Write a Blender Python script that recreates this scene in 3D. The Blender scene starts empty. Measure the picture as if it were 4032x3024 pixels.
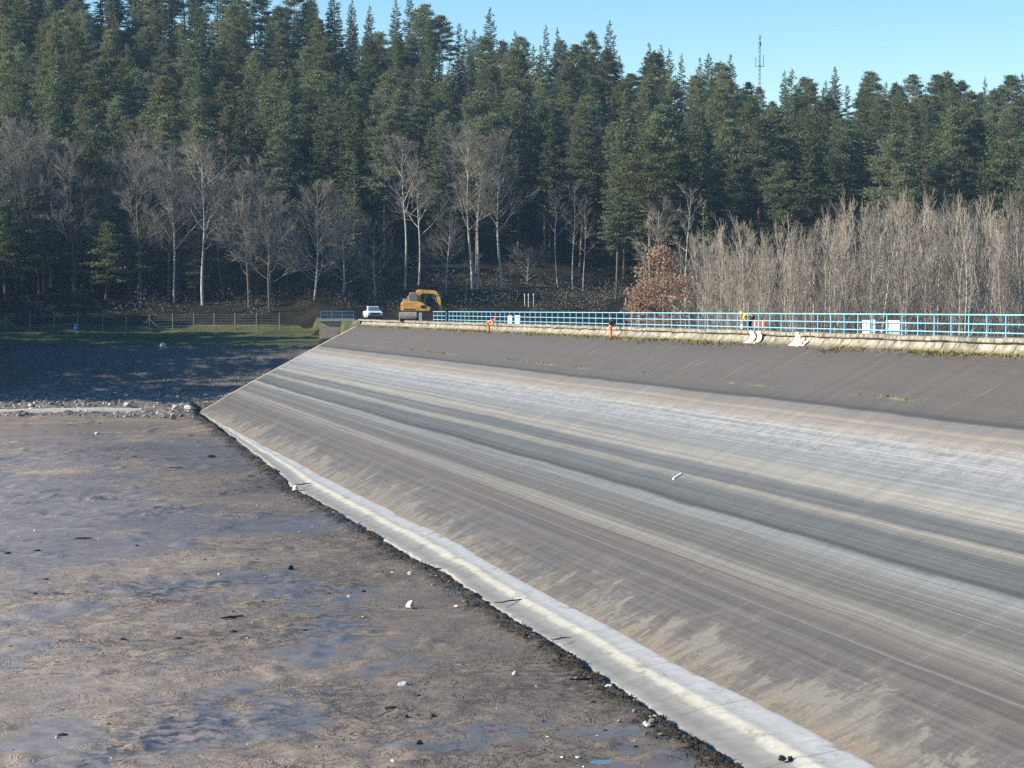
import bpy, bmesh, math, random
import numpy as np
from mathutils import Vector, Matrix, Quaternion
R = math.radians
sc = bpy.context.scene
COL = sc.collection

# ------------------------------------------------------------------ camera, sky, sun, exposure
F_PX, W_PX = 9000.0, 4032.0            # focal length and width of the photograph in its own pixels
EYE = 1.31
PITCH = math.atan(295 / F_PX)
cam_d = bpy.data.cameras.new("camera")
cam_d.sensor_width = 36.0
cam_d.lens = 36.0 * F_PX / W_PX
cam_d.clip_start = 0.5
cam_d.clip_end = 6000
cam = bpy.data.objects.new("camera", cam_d)
COL.objects.link(cam)
cam.location = (0, 0, EYE)
cam.rotation_euler = (R(90) - PITCH, 0, 0)
sc.camera = cam

SUN_AZ, SUN_EL = -101.0, 26.0
w = bpy.data.worlds.new("World")
sc.world = w
w.use_nodes = True
wn = w.node_tree
sky = wn.nodes.new('ShaderNodeTexSky')
sky.sky_type = 'NISHITA'
sky.sun_disc = False
sky.sun_elevation = R(SUN_EL)
sky.sun_rotation = R(SUN_AZ)
sky.air_density = 1.0
sky.dust_density = 0.35
sky.ozone_density = 1.5
hs = wn.nodes.new('ShaderNodeHueSaturation')
hs.inputs['Saturation'].default_value = 1.5
hs.inputs['Value'].default_value = 1.26
hs.inputs['Hue'].default_value = 0.506
wn.links.new(sky.outputs[0], hs.inputs['Color'])
wn.links.new(hs.outputs[0], wn.nodes['Background'].inputs[0])
wn.nodes['Background'].inputs[1].default_value = 0.085
sun_d = bpy.data.lights.new("sun", 'SUN')
sun_d.energy = 5.0
sun_d.angle = R(0.5)
sun_d.color = (1.0, 0.92, 0.785)
sun = bpy.data.objects.new("sun", sun_d)
COL.objects.link(sun)
SUNV = Vector((math.sin(R(SUN_AZ)) * math.cos(R(SUN_EL)), math.cos(R(SUN_AZ)) * math.cos(R(SUN_EL)), math.sin(R(SUN_EL))))
sun.rotation_euler = SUNV.to_track_quat('Z', 'Y').to_euler()
sun.location = (-60, 60, 90)
sc.view_settings.view_transform = 'Standard'
sc.view_settings.look = 'None'
sc.view_settings.exposure = 0.9
sc.view_settings.gamma = 1.0
sc.render.engine = 'CYCLES'
sc.cycles.max_bounces = 5
sc.cycles.diffuse_bounces = 2
sc.cycles.glossy_bounces = 2
sc.cycles.transmission_bounces = 2
sc.cycles.use_denoising = False

# ------------------------------------------------------------------ frames of reference
# the dam's own frame: x = along the crest (away from the camera), y = out over the reservoir, z = up from the coping
D = np.array((-.2165, .9763)); NV = np.array((-.9763, -.2165)); P0 = np.array((43.4, 0.0))
DAM_M = Matrix.Translation((P0[0], P0[1], 0)) @ Matrix.Rotation(math.atan2(D[1], D[0]), 4, 'Z')

def ray(x, y):
    a, b = (x - 2016) / F_PX, -(y - 1512) / F_PX
    c, s = math.cos(PITCH), math.sin(PITCH)
    return np.array((a, c + b * s, -s + b * c))

def at_depth(x, y, Y):                 # the point at distance Y seen at photo pixel (x, y)
    r = ray(x, y); t = Y / r[1]
    return Vector((r[0] * t, Y, EYE + r[2] * t))

def at_z(x, y, z):                     # the point on the level z
    r = ray(x, y); t = (z - EYE) / r[2]
    return Vector((r[0] * t, r[1] * t, z))

def on_slope(x, y):                    # the point on the dam's face, in the dam's frame
    r = ray(x, y)
    rn = r[:2] @ NV; c = -(P0 @ NV)
    t = (-.65 - (c - .6) / 2 - EYE) / (r[2] + rn / 2)
    p = r[:2] * t
    return ((p - P0) @ D, c + t * rn, EYE + t * r[2])

def us(X, Y):
    dx, dy = X - P0[0], Y - P0[1]
    return dx * D[0] + dy * D[1], dx * NV[0] + dy * NV[1]

def dam(u, s, z=0.0):
    p = P0 + u * D + s * NV
    return Vector((p[0], p[1], z))

def face_z(s):
    return -.65 - (s - .6) / 2

# ------------------------------------------------------------------ numeric noise
_LAT = np.random.RandomState(7).rand(256, 256)

def vnoise(x, y, seed=0):
    x = np.asarray(x, float) + seed * 17.31; y = np.asarray(y, float) + seed * 9.77
    xi, yi = np.floor(x).astype(int), np.floor(y).astype(int)
    fx, fy = x - xi, y - yi
    fx, fy = fx * fx * (3 - 2 * fx), fy * fy * (3 - 2 * fy)
    a = _LAT[xi % 256, yi % 256]; b = _LAT[(xi + 1) % 256, yi % 256]
    c = _LAT[xi % 256, (yi + 1) % 256]; d = _LAT[(xi + 1) % 256, (yi + 1) % 256]
    return (a * (1 - fx) + b * fx) * (1 - fy) + (c * (1 - fx) + d * fx) * fy

def fbm(x, y, seed=0, oct=4):
    v, a, t = 0, 1.0, 0
    for k in range(oct):
        v = v + a * vnoise(x * 2 ** k, y * 2 ** k, seed + k); t += a; a *= .5
    return v / t

def sstep(a, b, x):
    t = np.clip((x - a) / (b - a), 0, 1)
    return t * t * (3 - 2 * t)

# ------------------------------------------------------------------ terrain
def terrain(X, Y):
    X = np.asarray(X, float); Y = np.asarray(Y, float)
    u, s = us(X, Y)
    f = np.interp(X, [-200, -100, -20, 57, 107, 220], [.445, .40, .276, .202, .178, .168])
    hill = f * np.clip(Y - 320, 0, 165) + .02 * np.clip(Y - 485, 0, 200)
    base = np.interp(Y, [250, 256, 262, 285, 299, 303, 320], [-11.8, -11.5, -10.75, -7.3, -3.7, -3.3, -1.5])
    zp = np.minimum(-.3, -.8 - (s - .6) / 2)
    zp = np.where(u > 284, zp - np.clip((u - 284.5) * .42, 0, 12) * sstep(-1, 2, s), zp)
    k = sstep(281.5, 284.5, u)
    left = np.maximum(base, np.where(u > 279, zp * k + (1 - k) * (zp - 2.5), -50))
    left = np.where((u < 280) & (s < 20.8), np.minimum(left, np.minimum(-1.2, zp - 1.2)), left)
    valley = np.interp(Y, [270, 325], [-8.5, -1.2])
    right = np.maximum(valley, -.3 - np.clip(-s - 6.5, 0, 99) / 2)
    right = np.where((u < 283) & (s > -6.5), -.6, right)
    z = np.where(s > 0, left, right) + hill
    return z + (fbm(X / 7, Y / 7, 3) - .5) * np.where((s > -9) & (s < 21), .1, .5) * (np.where(Y > 300, 1.6, 1))

def gz(X, Y):
    return float(terrain(X, Y))

# ------------------------------------------------------------------ materials
def lin(r, g, b, k=1.0):
    f = lambda c: (c / 12.92 if c <= .04045 else ((c + .055) / 1.055) ** 2.4)
    return (f(r / 255) * k, f(g / 255) * k, f(b / 255) * k, 1.0)

class NT:
    def __init__(self, name, rough=.8, metal=0.0, spec=.5):
        self.m = bpy.data.materials.new(name)
        self.m.use_nodes = True
        self.t = self.m.node_tree
        self.b = self.t.nodes['Principled BSDF']
        self.b.inputs['Roughness'].default_value = rough
        self.b.inputs['Metallic'].default_value = metal
        self.b.inputs['Specular IOR Level'].default_value = spec
        self._oc = None
    def put(self, sock, v):
        if v is None:
            return
        if hasattr(v, 'is_linked') or hasattr(v, 'links'):
            self.t.links.new(v, sock)
        else:
            sock.default_value = v
    def node(self, typ, **kw):
        n = self.t.nodes.new(typ)
        for k, v in kw.items():
            setattr(n, k, v)
        return n
    def obj(self):
        if self._oc is None:
            self._oc = self.node('ShaderNodeTexCoord').outputs['Object']
        return self._oc
    def geo(self):
        return self.node('ShaderNodeNewGeometry').outputs['Position']
    def xyz(self, v):
        n = self.node('ShaderNodeSeparateXYZ'); self.put(n.inputs[0], v); return n.outputs
    def scale(self, v, sx, sy, sz):
        n = self.node('ShaderNodeMapping'); self.put(n.inputs[0], v)
        n.inputs['Scale'].default_value = (sx, sy, sz); return n.outputs[0]
    def noise(self, v, scale=1.0, detail=4.0, rough=.55, dist=0.0):
        n = self.node('ShaderNodeTexNoise'); self.put(n.inputs['Vector'], v)
        n.inputs['Scale'].default_value = scale; n.inputs['Detail'].default_value = detail
        n.inputs['Roughness'].default_value = rough; n.inputs['Distortion'].default_value = dist
        return n.outputs[0]
    def vor(self, v, scale=1.0, feature='F1'):
        n = self.node('ShaderNodeTexVoronoi', feature=feature); self.put(n.inputs['Vector'], v)
        n.inputs['Scale'].default_value = scale; return n.outputs
    def math(self, op, a, b=None, c=None, clamp=False):
        n = self.node('ShaderNodeMath', operation=op); n.use_clamp = clamp
        self.put(n.inputs[0], a); self.put(n.inputs[1], b); self.put(n.inputs[2], c)
        return n.outputs[0]
    def rng(self, v, a, b, c=0.0, d=1.0, smooth=False):
        n = self.node('ShaderNodeMapRange')
        if smooth: n.interpolation_type = 'SMOOTHSTEP'
        self.put(n.inputs[0], v)
        for i, q in enumerate((a, b, c, d)):
            self.put(n.inputs[1 + i], q)
        return n.outputs[0]
    def ramp(self, v, stops, interp='LINEAR'):
        n = self.node('ShaderNodeValToRGB'); self.put(n.inputs[0], v)
        e = n.color_ramp.elements; n.color_ramp.interpolation = interp
        while len(e) > 1: e.remove(e[-1])
        e[0].position = stops[0][0]; e[0].color = stops[0][1]
        for p, c in stops[1:]:
            q = e.new(p); q.color = c
        return n.outputs[0]
    def mix(self, f, a, b, blend='MIX'):
        n = self.node('ShaderNodeMix', data_type='RGBA', blend_type=blend); n.clamp_factor = True
        self.put(n.inputs[0], f); self.put(n.inputs[6], a); self.put(n.inputs[7], b)
        return n.outputs[2]
    def mul(self, col, v):
        n = self.node('ShaderNodeVectorMath', operation='SCALE'); self.put(n.inputs[0], col[:3] if isinstance(col, tuple) else col); self.put(n.inputs[3], v)
        return n.outputs[0]
    def bump(self, h, strength=.5, dist=.1):
        n = self.node('ShaderNodeBump'); self.put(n.inputs['Height'], h)
        n.inputs['Strength'].default_value = strength; n.inputs['Distance'].default_value = dist
        self.t.links.new(n.outputs[0], self.b.inputs['Normal'])
    def color(self, c):
        self.put(self.b.inputs['Base Color'], c)
    def rough(self, c):
        self.put(self.b.inputs['Roughness'], c)

def simple(name, col, rough=.7, metal=0.0, var=.25, scale=3.0, spec=.4):
    n = NT(name, rough, metal, spec)
    v = n.noise(n.obj(), scale, 5, .6)
    n.color(n.mul(col, n.rng(v, .25, .75, 1 - var, 1 + var)))
    return n.m

M = {}
KS = .64
KD = .47        # base colour of the concrete and asphalt for a sunlit picture value of 1

def make_slope_mat():
    n = NT('asphalt_facing', .75, 0, .35)
    o = n.obj(); x, y, z = n.xyz(o)
    wob = n.noise(n.scale(o, .03, .25, 0), 1, 3)
    wob2 = n.noise(n.scale(o, .25, .9, 0), 1, 3)
    s = n.math('ADD', y, n.rng(wob, 0, 1, -.16, .16))
    s = n.math('ADD', s, n.rng(wob2, 0, 1, -.09, .09))
    st = [(.6, 132, 124, 110), (.9, 112, 103, 94), (2.5, 121, 111, 101), (4.3, 118, 109, 100), (4.5, 119, 114, 102), (5.2, 110, 106, 98),
          (5.42, 84, 80, 75), (5.56, 82, 78, 74), (5.62, 152, 147, 140), (6.2, 160, 154, 146), (6.42, 200, 186, 166), (6.6, 172, 162, 152),
          (7.0, 186, 176, 164), (7.5, 196, 194, 188), (8.1, 176, 179, 180), (8.8, 163, 167, 169), (9.6, 156, 160, 160), (10.2, 172, 170, 160),
          (10.8, 178, 174, 163), (11.0, 124, 127, 126), (11.7, 113, 117, 117), (11.9, 176, 171, 159), (12.1, 160, 158, 149), (12.32, 112, 116, 116),
          (13.25, 104, 108, 107), (13.38, 74, 77, 76), (13.5, 76, 79, 78), (13.64, 158, 162, 160), (14.3, 126, 128, 124), (15.3, 114, 110, 105),
          (15.8, 150, 148, 138), (16.7, 116, 108, 100)]
    c = n.ramp(n.math('DIVIDE', s, 21.0), [(a / 21, lin(r, g, b, KD)) for a, r, g, b in st])
    # brownish lower face
    c = n.mix(n.math('MULTIPLY', n.rng(y, 16.4, 17.4, 0, 1, True), .8), c, n.mix(n.rng(n.noise(n.scale(o, .12, .5, 0), 1, 4), .4, .62), lin(114, 105, 98, KD), lin(106, 107, 106, KD)))
    # fine waterline stripes
    f1 = n.noise(n.scale(o, .010, 3.2, 0), 1, 7, .75)
    f2 = n.noise(n.scale(o, .03, 17.0, 0), 1, 5, .75)
    f3 = n.noise(n.scale(o, .006, 7.0, 3), 1, 6, .8)
    fm = n.math('MULTIPLY', n.math('MULTIPLY', n.rng(f1, .32, .68, .70, 1.34), n.rng(f2, .32, .68, .82, 1.2)), n.rng(f3, .36, .64, .70, 1.33))
    zone = n.rng(y, 5.7, 8.5, .15, 1, True)
    c = n.mix(zone, c, n.mul(c, fm))
    # streaks down the face
    k1 = n.noise(n.scale(o, .9, .06, 0), 1, 5, .6)
    k2 = n.noise(n.scale(o, 3.5, .25, 0), 1, 5, .7)
    c = n.mul(c, n.math('MULTIPLY', n.rng(k1, .3, .7, .88, 1.12), n.rng(k2, .3, .7, .92, 1.09)))
    k3 = n.rng(n.noise(n.scale(o, 1.6, .10, 0), 1, 3, .5), .60, .72)
    gate = n.rng(n.noise(n.scale(o, .1, .35, 0), 1, 2), .45, .6)
    low = n.math('MULTIPLY', n.rng(y, 13.5, 17, 0, 1, True), n.rng(x, 120, 190, .15, 1))
    up = n.rng(y, 5.2, 3.2, 0, .8, True)
    amt = n.math('MULTIPLY', n.math('MULTIPLY', k3, gate), n.math('ADD', low, n.math('MULTIPLY', up, n.rng(y, 5.3, 5.2))))
    c = n.mix(n.math('MULTIPLY', amt, .7), c, lin(182, 176, 160, KD))
    # whitish scaly belt under the old waterline
    wz = n.math('MULTIPLY', n.rng(y, 6.6, 7.3, 0, 1, True), n.rng(y, 10.2, 7.7, 0, 1, True))
    wn1 = n.math('ADD', n.math('MULTIPLY', n.noise(n.scale(o, 1.5, 2.6, 0), 1, 8, .8, .5), .6), n.math('MULTIPLY', n.noise(n.scale(o, .25, 7.0, 0), 1, 6, .75), .4))
    c = n.mix(n.math('MULTIPLY', wz, n.rng(wn1, .49, .58, 0, .65)), c, lin(226, 225, 220, KD))
    c = n.mix(n.math('MULTIPLY', wz, n.rng(wn1, .47, .40, 0, .6)), c, lin(132, 130, 127, KD))
    # straw line on the dark upper belt
    ln = n.math('ABSOLUTE', n.math('SUBTRACT', n.math('ADD', y, n.rng(wob2, 0, 1, -.25, .25)), 4.55))
    c = n.mix(n.math('MULTIPLY', n.rng(ln, .10, .02), n.rng(n.noise(n.scale(o, .11, .0, 0), 1, 4, .7), .52, .62)), c, lin(172, 168, 132, KD))
    # thin pale lines left by still water
    for s0, wd in ((14.12, .03), (17.05, .035), (9.2, .05), (10.45, .05), (14.75, .03), (16.05, .05)):
        l = n.math('ABSOLUTE', n.math('SUBTRACT', s, s0))
        c = n.mix(n.math('MULTIPLY', n.rng(l, wd, 0), .55), c, lin(184, 180, 168, KD))
    # peeling silt near the toe
    big = n.noise(n.scale(o, .10, .12, 0), 1, 3, .5)
    pn = n.noise(n.scale(o, .55, .6, 0), 1, 10, .70, .5)
    pn2 = n.noise(n.scale(o, 3.2, .9, 0), 1, 6, .7, .8)
    fine = n.noise(o, 5, 5, .7)
    edge = n.math('ADD', y, n.math('ADD', n.rng(big, .3, .7, -1.1, 1.1), n.math('ADD', n.rng(pn, .3, .7, -1.9, 1.9), n.rng(pn2, .3, .7, -.35, .35))))
    beige = n.mix(n.rng(y, 19.6, 20.3, 0, 1, True), lin(160, 153, 140, KD), lin(164, 149, 126, KD))
    beige = n.mul(beige, n.rng(fine, .3, .7, .82, 1.14))
    dust = n.rng(edge, 17.6, 20.2, 0, .55, True)
    c = n.mix(dust, c, beige)
    crisp = n.math('MULTIPLY', n.rng(edge, 19.3, 19.42), n.rng(n.noise(n.scale(o, .8, .5, 0), 1, 7, .7, .6), .43, .52))
    c = n.mix(n.math('MULTIPLY', crisp, .75), c, n.mul(beige, 1.22))
    # loose pale flakes higher up
    fl = n.noise(n.scale(o, 1.3, .7, 0), 1, 9, .75, 1.0)
    c = n.mix(n.math('MULTIPLY', n.rng(fl, .685, .70), n.rng(y, 15.5, 18.5, 0, .8)), c, lin(190, 182, 164, KD))
    c = n.mix(.16, c, lin(142, 139, 133, KD))
    sj = n.math('ABSOLUTE', n.math('SUBTRACT', n.math('MODULO', n.math('ADD', n.math('ADD', x, 400.0), n.rng(wob2, 0, 1, -.1, .1)), 5.2), 2.6))
    sm = n.math('MULTIPLY', n.rng(sj, .07, .02), n.rng(n.noise(n.scale(o, .19, .25, 9), 1, 4, .6), .47, .62))
    c = n.mix(n.math('MULTIPLY', sm, .45), c, n.mix(n.rng(n.noise(n.scale(o, .11, 0, 0), 1, 2), .45, .55), lin(186, 180, 168, KD), lin(76, 74, 70, KD)))
    grain = n.noise(o, 9, 6, .75)
    c = n.mul(c, n.rng(grain, .3, .7, .86, 1.13))
    n.color(c)
    n.bump(n.math('ADD', n.math('MULTIPLY', grain, .5), n.math('ADD', f2, n.math('MULTIPLY', k2, .6))), .35, .05)
    return n.m

def make_strip_mat():
    n = NT('toe_concrete', .8, 0, .3)
    o = n.obj(); x, y, z = n.xyz(o)
    at = n.node('ShaderNodeAttribute', attribute_name='across').outputs['Fac']
    a = n.math('ADD', at, n.math('MULTIPLY', n.rng(n.noise(n.scale(o, .7, .7, 0), 1, 5, .65), 0, 1, -.09, .09), n.rng(at, .99, .9)))
    c = n.ramp(a, [(0, lin(190, 186, 174, KS)), (.05, lin(210, 210, 204, KS)), (.22, lin(200, 201, 197, KS)), (.33, lin(192, 192, 186, KS)), (.42, lin(234, 226, 204, KS)),
                   (.5, lin(220, 215, 197, KS)), (.58, lin(168, 167, 158, KS)), (.78, lin(148, 148, 142, KS)), (.9, lin(166, 164, 156, KS)), (.945, lin(196, 190, 178, KS)), (.965, lin(180, 173, 160, KS)), (.98, lin(90, 82, 68, KS)), (1, lin(74, 66, 54, KS))])
    g = n.noise(o, 1.6, 7, .72)
    g2 = n.noise(n.scale(o, 2.0, .4, 0), 1, 4, .6)
    c = n.mul(c, n.math('MULTIPLY', n.rng(g, .3, .7, .84, 1.12), n.rng(g2, .3, .7, .93, 1.07)))
    c = n.mix(n.rng(n.noise(n.scale(o, .5, .9, 0), 1, 8, .72), .56, .66, 0, .7), c, lin(150, 142, 126, KD))
    j = n.math('ABSOLUTE', n.math('SUBTRACT', n.math('MODULO', n.math('ADD', x, n.math('MULTIPLY', y, .04)), 8.0), 4.0))
    c = n.mix(n.math('MULTIPLY', n.rng(j, .035, .015), .7), c, lin(80, 78, 74, KD))
    n.color(c)
    n.bump(g, .4, .06)
    return n.m

def make_mud_mat():
    n = NT('reservoir_mud', .6, 0, .3)
    p = n.geo(); x, y, z = n.xyz(p)
    KM = .86
    big = n.noise(n.scale(p, .055, .035, 0), 1, 4, .55, .4)
    mid = n.noise(n.scale(p, .30, .20, 0), 1, 9, .72, .7)
    fin = n.noise(n.scale(p, 2.2, 1.6, 0), 1, 4, .6, .4)
    wet_s = n.math('ADD', n.math('MULTIPLY', big, .62), n.math('MULTIPLY', mid, .38))
    wet_s = n.math('ADD', wet_s, n.rng(x, -40, 4, -.075, .03))
    wet = n.rng(wet_s, .495, .465)
    dry = n.ramp(big, [(.3, lin(141, 129, 117, KM)), (.45, lin(155, 141, 126, KM)), (.58, lin(146, 133, 120, KM)), (.7, lin(173, 158, 140, KM))])
    dry = n.mix(n.rng(mid, .52, .66, 0, .5), dry, lin(196, 178, 150, KM))
    dry = n.mix(n.rng(mid, .46, .34, 0, .5), dry, lin(104, 95, 82, KM))
    wetc = n.mix(n.rng(mid, .4, .6), lin(144, 133, 122, KM), lin(160, 148, 135, KM))
    c = n.mix(wet, dry, wetc)
    clump = n.math('MULTIPLY', n.rng(n.noise(n.scale(p, .085, .06, 0), 1.0, 4, .6, .8), .53, .66), n.rng(fin, .55, .42))
    c = n.mix(n.math('MULTIPLY', clump, .85), c, lin(62, 56, 46, KM))
    # runnels and cracks: thin dark lines
    rd = n.math('ABSOLUTE', n.math('SUBTRACT', n.noise(n.scale(p, .55, .42, 0), 1, 5, .65, 1.0), .5))
    rm = n.math('MULTIPLY', n.rng(rd, .016, .004), n.rng(n.noise(n.scale(p, .1, .1, 0), 1, 3), .42, .56))
    c = n.mix(n.math('MULTIPLY', rm, .7), c, lin(70, 62, 52, KM))
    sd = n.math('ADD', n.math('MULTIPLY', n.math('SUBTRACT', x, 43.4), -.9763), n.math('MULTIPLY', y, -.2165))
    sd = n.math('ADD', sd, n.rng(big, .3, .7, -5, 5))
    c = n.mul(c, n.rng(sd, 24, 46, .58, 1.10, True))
    c = n.mul(c, n.rng(fin, .30, .70, .88, 1.12))
    fl = n.noise(n.scale(p, 1.3, 1.0, 0), 1, 6, .75, .6)
    c = n.mix(n.rng(fl, .68, .70, 0, .7), c, lin(206, 192, 168, KM))
    c = n.mix(n.rng(fl, .33, .31, 0, .75), c, lin(64, 57, 48, KM))
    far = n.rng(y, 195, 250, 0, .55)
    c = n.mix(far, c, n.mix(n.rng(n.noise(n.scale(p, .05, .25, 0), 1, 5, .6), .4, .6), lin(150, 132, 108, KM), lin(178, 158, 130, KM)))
    at = n.node('ShaderNodeAttribute', attribute_name='shore').outputs['Fac']
    c = n.mix(n.math('MULTIPLY', at, .9), c, n.mix(n.rng(fin, .4, .6), lin(44, 40, 30, KM), lin(92, 82, 64, KM)))
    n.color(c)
    n.rough(n.math('ADD', n.rng(wet, 0, 1, .76, .31), n.rng(fin, .3, .7, -.05, .08)))
    zn = n.rng(n.noise(n.scale(p, .07, .06, 0), 1, 3, .5, .5), .42, .60, .15, 1)
    stp = n.rng(n.noise(n.scale(p, .85, .75, 0), 1, 7, .68, .8), .50, .555, 0, 1, True)
    stp = n.math('ADD', stp, n.rng(n.noise(n.scale(p, 1.9, 1.6, 7), 1, 6, .7, .8), .53, .58, 0, .6, True))
    h = n.math('ADD', n.math('ADD', n.math('MULTIPLY', fin, .22), n.math('MULTIPLY', n.math('MULTIPLY', stp, zn), .75)), n.math('ADD', n.math('MULTIPLY', mid, 1.2), n.math('MULTIPLY', rm, -.5)))
    bp = n.node('ShaderNodeBump'); n.put(bp.inputs['Height'], h); bp.inputs['Distance'].default_value = .20
    n.put(bp.inputs['Strength'], n.rng(wet, 0, 1, .75, .16))
    n.t.links.new(bp.outputs[0], n.b.inputs['Normal'])
    return n.m

def make_wall_mat():
    n = NT('mossy_concrete', .85, 0, .25)
    o = n.obj(); x, y, z = n.xyz(o)
    g = n.noise(n.scale(o, 1.4, 1.4, 1.4), 1, 6, .72, .5)
    c = n.ramp(g, [(.30, lin(92, 87, 76, .56)), (.42, lin(164, 157, 141, .56)), (.55, lin(204, 197, 180, .56)), (.7, lin(234, 229, 216, .56))])
    st = n.noise(n.scale(o, 3.2, 3.2, .5), 1, 5, .7)
    c = n.mul(c, n.rng(st, .3, .7, .62, 1.16))
    moss = n.math('ADD', n.rng(z, -.42, -.66, 0, .8), n.rng(n.noise(n.scale(o, 1.6, 3, 3), 1, 5, .7), .56, .68, 0, .5))
    moss = n.math('ADD', moss, n.rng(z, -.16, .1, 0, .28))
    c = n.mix(moss, c, n.mix(n.rng(n.noise(o, 6, 4), .4, .6), lin(104, 100, 48, .6), lin(150, 138, 84, .6)))
    j = n.math('ABSOLUTE', n.math('SUBTRACT', n.math('MODULO', n.math('ADD', x, 400.0), 1.95), .975))
    jm = n.math('MULTIPLY', n.rng(j, .05, .025), n.rng(n.noise(n.scale(o, .8, 0, 0), 1, 3), .38, .5, .25, 1))
    c = n.mix(jm, c, lin(52, 46, 38, .6))
    n.color(c)
    n.bump(n.math('SUBTRACT', g, n.math('MULTIPLY', jm, 1.2)), .6, .05)
    return n.m

def make_bank_mat():
    n = NT('stony_bank', .85, 0, .3)
    p = n.geo(); x, y, z = n.xyz(p)
    st = n.noise(n.scale(p, .9, .5, .5), 1, 6, .75, .4)
    big = n.noise(n.scale(p, .12, .12, .12), 1, 4)
    rub = n.ramp(st, [(.3, lin(70, 66, 62, .6)), (.45, lin(120, 112, 102, .6)), (.6, lin(160, 150, 134, .6)), (.75, lin(206, 196, 178, .6))])
    rub = n.mix(n.rng(n.math('ADD', z, n.rng(big, 0, 1, -1.5, 1.5)), -8.8, -7.5, 0, .65), rub, lin(100, 96, 92, .6))
    gr = n.mix(n.rng(n.noise(n.scale(p, .25, .25, .25), 1, 5), .4, .65), lin(74, 88, 44, .6), lin(120, 116, 64, .6))
    gr = n.mul(gr, n.rng(n.noise(p, 2.2, 5, .7), .3, .7, .7, 1.3))
    zz = n.math('ADD', z, n.rng(n.noise(n.scale(p, .3, .3, .3), 1, 4), 0, 1, -.35, .35))
    gm = n.rng(zz, -3.75, -3.5)
    n.color(n.mix(gm, rub, gr))
    n.bump(n.math('ADD', st, n.math('MULTIPLY', n.noise(p, 2.5, 5), .6)), .8, .25)
    return n.m

def make_ground_mat():
    n = NT('forest_floor', .95, 0, .1)
    p = n.geo()
    a = n.noise(n.scale(p, .3, .3, .3), 1, 6, .65)
    c = n.ramp(a, [(.3, lin(52, 52, 36, .26)), (.5, lin(76, 70, 52, .26)), (.65, lin(90, 84, 64, .26)), (.8, lin(66, 72, 42, .26))])
    n.color(c)
    n.bump(a, .7, .3)
    return n.m

def foliage(name, c1, c2, c3):
    n = NT(name, .65, 0, .25)
    o = n.obj()
    rnd = n.node('ShaderNodeObjectInfo').outputs['Random']
    a = n.noise(o, .55, 4, .6)
    c = n.mix(n.rng(a, .38, .62), c1, c2)
    c = n.mix(n.rng(n.noise(o, 2.6, 3), .54, .72, 0, .7), c, c3)
    hsv = n.node('ShaderNodeHueSaturation')
    n.put(hsv.inputs['Hue'], n.rng(rnd, 0, 1, .485, .518))
    n.put(hsv.inputs['Saturation'], n.rng(rnd, 0, 1, 1.05, .8))
    n.put(hsv.inputs['Value'], n.rng(n.math('FRACT', n.math('MULTIPLY', rnd, 7.3)), 0, 1, .72, 1.25))
    n.put(hsv.inputs['Color'], c)
    n.color(hsv.outputs[0])
    # light passing through thin needles
    tr = n.node('ShaderNodeBsdfTranslucent')
    n.put(tr.inputs['Color'], n.mul(hsv.outputs[0], 1.5))
    mx = n.node('ShaderNodeMixShader'); mx.inputs[0].default_value = .34
    out = [q for q in n.t.nodes if q.type == 'OUTPUT_MATERIAL'][0]
    n.t.links.new(n.b.outputs[0], mx.inputs[1]); n.t.links.new(tr.outputs[0], mx.inputs[2])
    n.t.links.new(mx.outputs[0], out.inputs[0])
    return n.m

def bark(name, c1, c2, sc_=2.0):
    n = NT(name, .85, 0, .2)
    o = n.obj()
    a = n.noise(n.scale(o, sc_, sc_, sc_ * .4), 1, 5, .7)
    n.color(n.mix(n.rng(a, .35, .65), c1, c2))
    return n.m

M['slope'] = make_slope_mat(); M['strip'] = make_strip_mat(); M['mud'] = make_mud_mat(); M['wall'] = make_wall_mat()
M['bank'] = make_bank_mat(); M['ground'] = make_ground_mat()
M['pine'] = foliage('pine_needles', (.118, .138, .064, 1), (.160, .176, .086, 1), (.22, .22, .12, 1))
M['spruce'] = foliage('spruce_needles', (.094, .114, .048, 1), (.128, .144, .062, 1), (.17, .178, .085, 1))
M['youngpine'] = foliage('young_pine_needles', (.09, .115, .05, 1), (.12, .145, .06, 1), (.16, .18, .08, 1))
M['brownleaf'] = foliage('withered_leaves', (.23, .13, .08, 1), (.31, .19, .12, 1), (.38, .26, .18, 1))
M['pinebark'] = bark('pine_bark', (.16, .10, .065, 1), (.30, .19, .12, 1))
M['sprucebark'] = bark('spruce_bark', (.09, .075, .06, 1), (.16, .13, .10, 1))
M['greybark'] = bark('grey_bark', (.28, .26, .22, 1), (.50, .465, .39, 1))
M['twig'] = bark('bare_twigs', (.19, .165, .135, 1), (.30, .265, .215, 1), 1.0)
M['darktwig'] = bark('dark_twigs', (.10, .088, .068, 1), (.17, .148, .115, 1), 1.0)
M['birchbark'] = bark('birch_bark', (.36, .335, .29, 1), (.60, .56, .49, 1), 4.0)
M['birchtwig'] = bark('birch_twigs', (.215, .182, .142, 1), (.325, .28, .22, 1), 1.0)
M['rail'] = simple('blue_paint', (.26, .58, .77, 1), .45, 0, .12)
M['bluedark'] = simple('dull_blue_paint', (.06, .22, .42, 1), .5, 0, .15)
M['concrete'] = simple('grey_concrete', lin(190, 184, 170, .6), .9, 0, .25, 2)
M['post'] = simple('concrete_post', lin(190, 180, 160, .55), .9, 0, .25, 3)
M['road'] = simple('crest_road', lin(120, 114, 104, .6), .9, 0, .25, 1.5)
M['white'] = simple('white_plastic', (.62, .62, .60, 1), .5, 0, .1)
M['cloth'] = simple('off_white_cloth', (.52, .49, .41, 1), .9, 0, .12)
M['stone_w'] = simple('pale_stone', lin(226, 218, 204, .72), .8, 0, .2, 4)
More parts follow.
